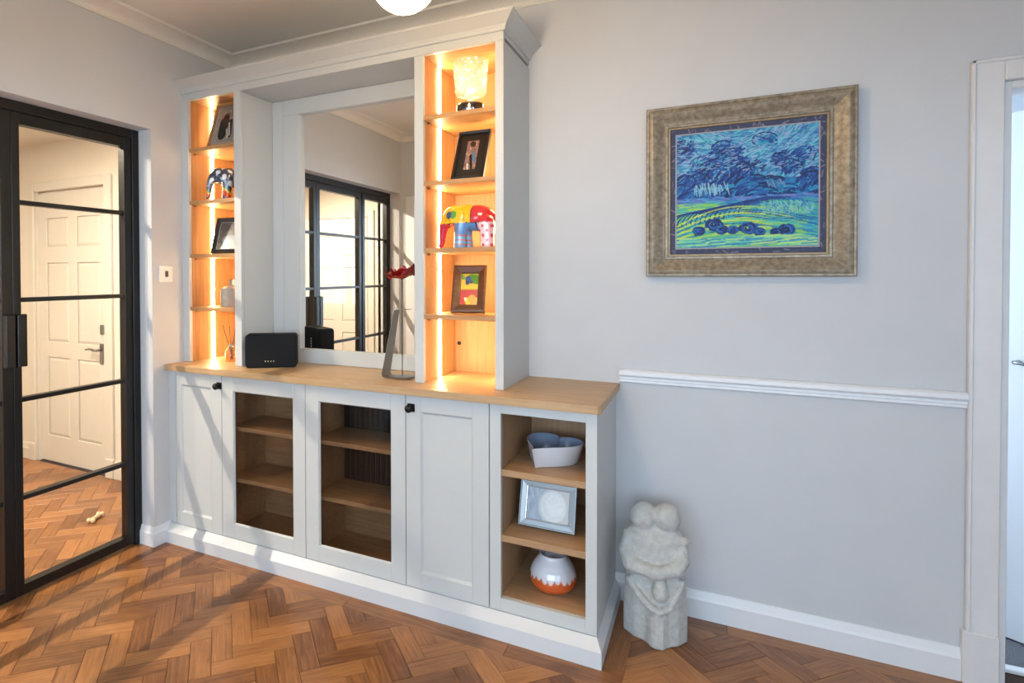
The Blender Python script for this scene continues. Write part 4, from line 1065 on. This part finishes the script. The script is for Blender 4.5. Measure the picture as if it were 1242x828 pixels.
bm = bm_new(); bmesh.ops.create_uvsphere(bm, u_segments=14, v_segments=10, radius=.012, matrix=Matrix.Translation((0, 0, .456))); part('flower_centre', bm, paint('poppy_centre', (34, 14, 14), .5), fl_, True, world=False)

# ------------------------------------------------------------------ open unit: heart bowl, banded vase
hb = thing('heart_bowl', 'heart-shaped white glazed bowl with blue-grey inside on the top open shelf', 'bowl', (2.02, -.300, .656), (0, 0, R(-15)))
def heart(t, s):
    """heart outline; point towards -y"""
    x = 16*math.sin(t)**3; y = 13*math.cos(t)-4.2*math.cos(2*t)-1.6*math.cos(3*t)-.6*math.cos(4*t)
    return (x/17*s, (y+1.5)/17*s*1.28)
NT = 90
def ringv(bm, s, z, dz=0.0): return [bm.verts.new((*heart(2*math.pi*i/NT, s), z)) for i in range(NT)]
def skin(bm, rs):
    for a, b_ in zip(rs, rs[1:]):
        for i in range(NT): bm.faces.new((a[i], a[(i+1) % NT], b_[(i+1) % NT], b_[i]))
bm = bm_new(); rs = [ringv(bm, s, z) for s, z in ((.001, .0), (.100, 0), (.106, .004), (.1265, .076), (.1275, .080), (.125, .082))]; skin(bm, rs)
o = part('bowl_body', bm, paint('white_glaze', (214, 215, 220), .25, noise=.03, coat=.3), hb, world=False); autosmooth(o, 40)
bm = bm_new(); rs = [ringv(bm, s, z) for s, z in ((.125, .082), (.121, .079), (.102, .012), (.092, .007), (.001, .007))]; skin(bm, rs)
o = part('bowl_inside', bm, paint('bluegrey_glaze', (132, 146, 170), .08, noise=.06, coat=.6), hb, world=False, label='blue-grey glazed inside'); autosmooth(o, 40)

vs_ = thing('ceramic_vase', 'round ceramic vase, white glaze dripping over an orange foot', 'vase', (2.036, -.305, .147))
NA = 96; ZV = []
prof_v = [(.0005, 0), (.064, 0), (.080, .005), (.0905, .020), (.0935, .042), (.0915, .064), (.084, .084), (.072, .104), (.061, .118), (.055, .127), (.0535, .134), (.055, .138), (.051, .138), (.050, .128), (.062, .108), (.0, .02)]
# densify for the drip edge
P2 = []
for (a, b_) in zip(prof_v, prof_v[1:]):
    n = max(1, int(math.hypot(b_[0]-a[0], b_[1]-a[1])/.0025))
    for q in range(n): f = q/n; P2.append((a[0]+(b_[0]-a[0])*f, a[1]+(b_[1]-a[1])*f))
bm = bm_new(); NA = 160; lathe(bm, P2, NA, cap=False)
bmesh.ops.recalc_face_normals(bm, faces=bm.faces)
me = bpy.data.meshes.new('vase_body'); bm.to_mesh(me); bm.free()
n = len(me.vertices); co = np.zeros(n*3, np.float32); me.vertices.foreach_get('co', co); co = co.reshape(-1, 3)
ang = np.arctan2(co[:, 1], co[:, 0]); k_ = 22
edge = .064-.018*np.abs(np.cos(ang*k_/2))**.7-.004*np.sin(ang*7)
inner = np.arange(n) >= (len(P2)-60)*NA
tmix = np.clip((co[:, 2]-edge)/.002, 0, 1)[:, None]
colr = np.array(lin((206, 92, 42)))*(1-tmix)+np.array(lin((216, 216, 222)))*tmix
halo = np.exp(-((co[:, 2]-edge-.004)/.003)**2)[:, None]*.5*tmix
colr = colr*(1-halo)+np.array(lin((232, 186, 168)))*halo
rad = np.hypot(co[:, 0], co[:, 1])
ins = (np.arange(n)//NA) > max(i for i, p in enumerate(P2) if abs(p[1]-.138) < 1e-4)
colr[ins] = lin((216, 216, 222))
at = me.color_attributes.new('paint', 'FLOAT_COLOR', 'POINT'); at.data.foreach_set('color', np.concatenate([colr, np.ones((n, 1))], 1).astype(np.float32).ravel())
o = link('vase_body', me, M_glazed, vs_, True); autosmooth(o, 50)

# ------------------------------------------------------------------ pale chew toy on the hall floor
bm = bm_new(); tube(bm, [(-.045, 0, .014), (-.03, .004, .014), (.02, -.004, .014), (.045, .002, .014)], [.011, .012, .012, .010], 12)
for p in ((-.046, .013, .015), (-.048, -.012, .014), (.048, .012, .014), (.047, -.011, .015)):
    bmesh.ops.create_icosphere(bm, subdivisions=2, radius=.0145, matrix=Matrix.Translation(p))
o = part('chew_toy', bm, paint('raw_chew', (222, 196, 158), .7, noise=.1, nscale=60), smooth=True); o.location = (-.585, -.515, 0.0005); o.rotation_euler = (0, 0, R(115))
tag(o, 'pale bone-shaped chew toy lying on the hall floor', 'toy')
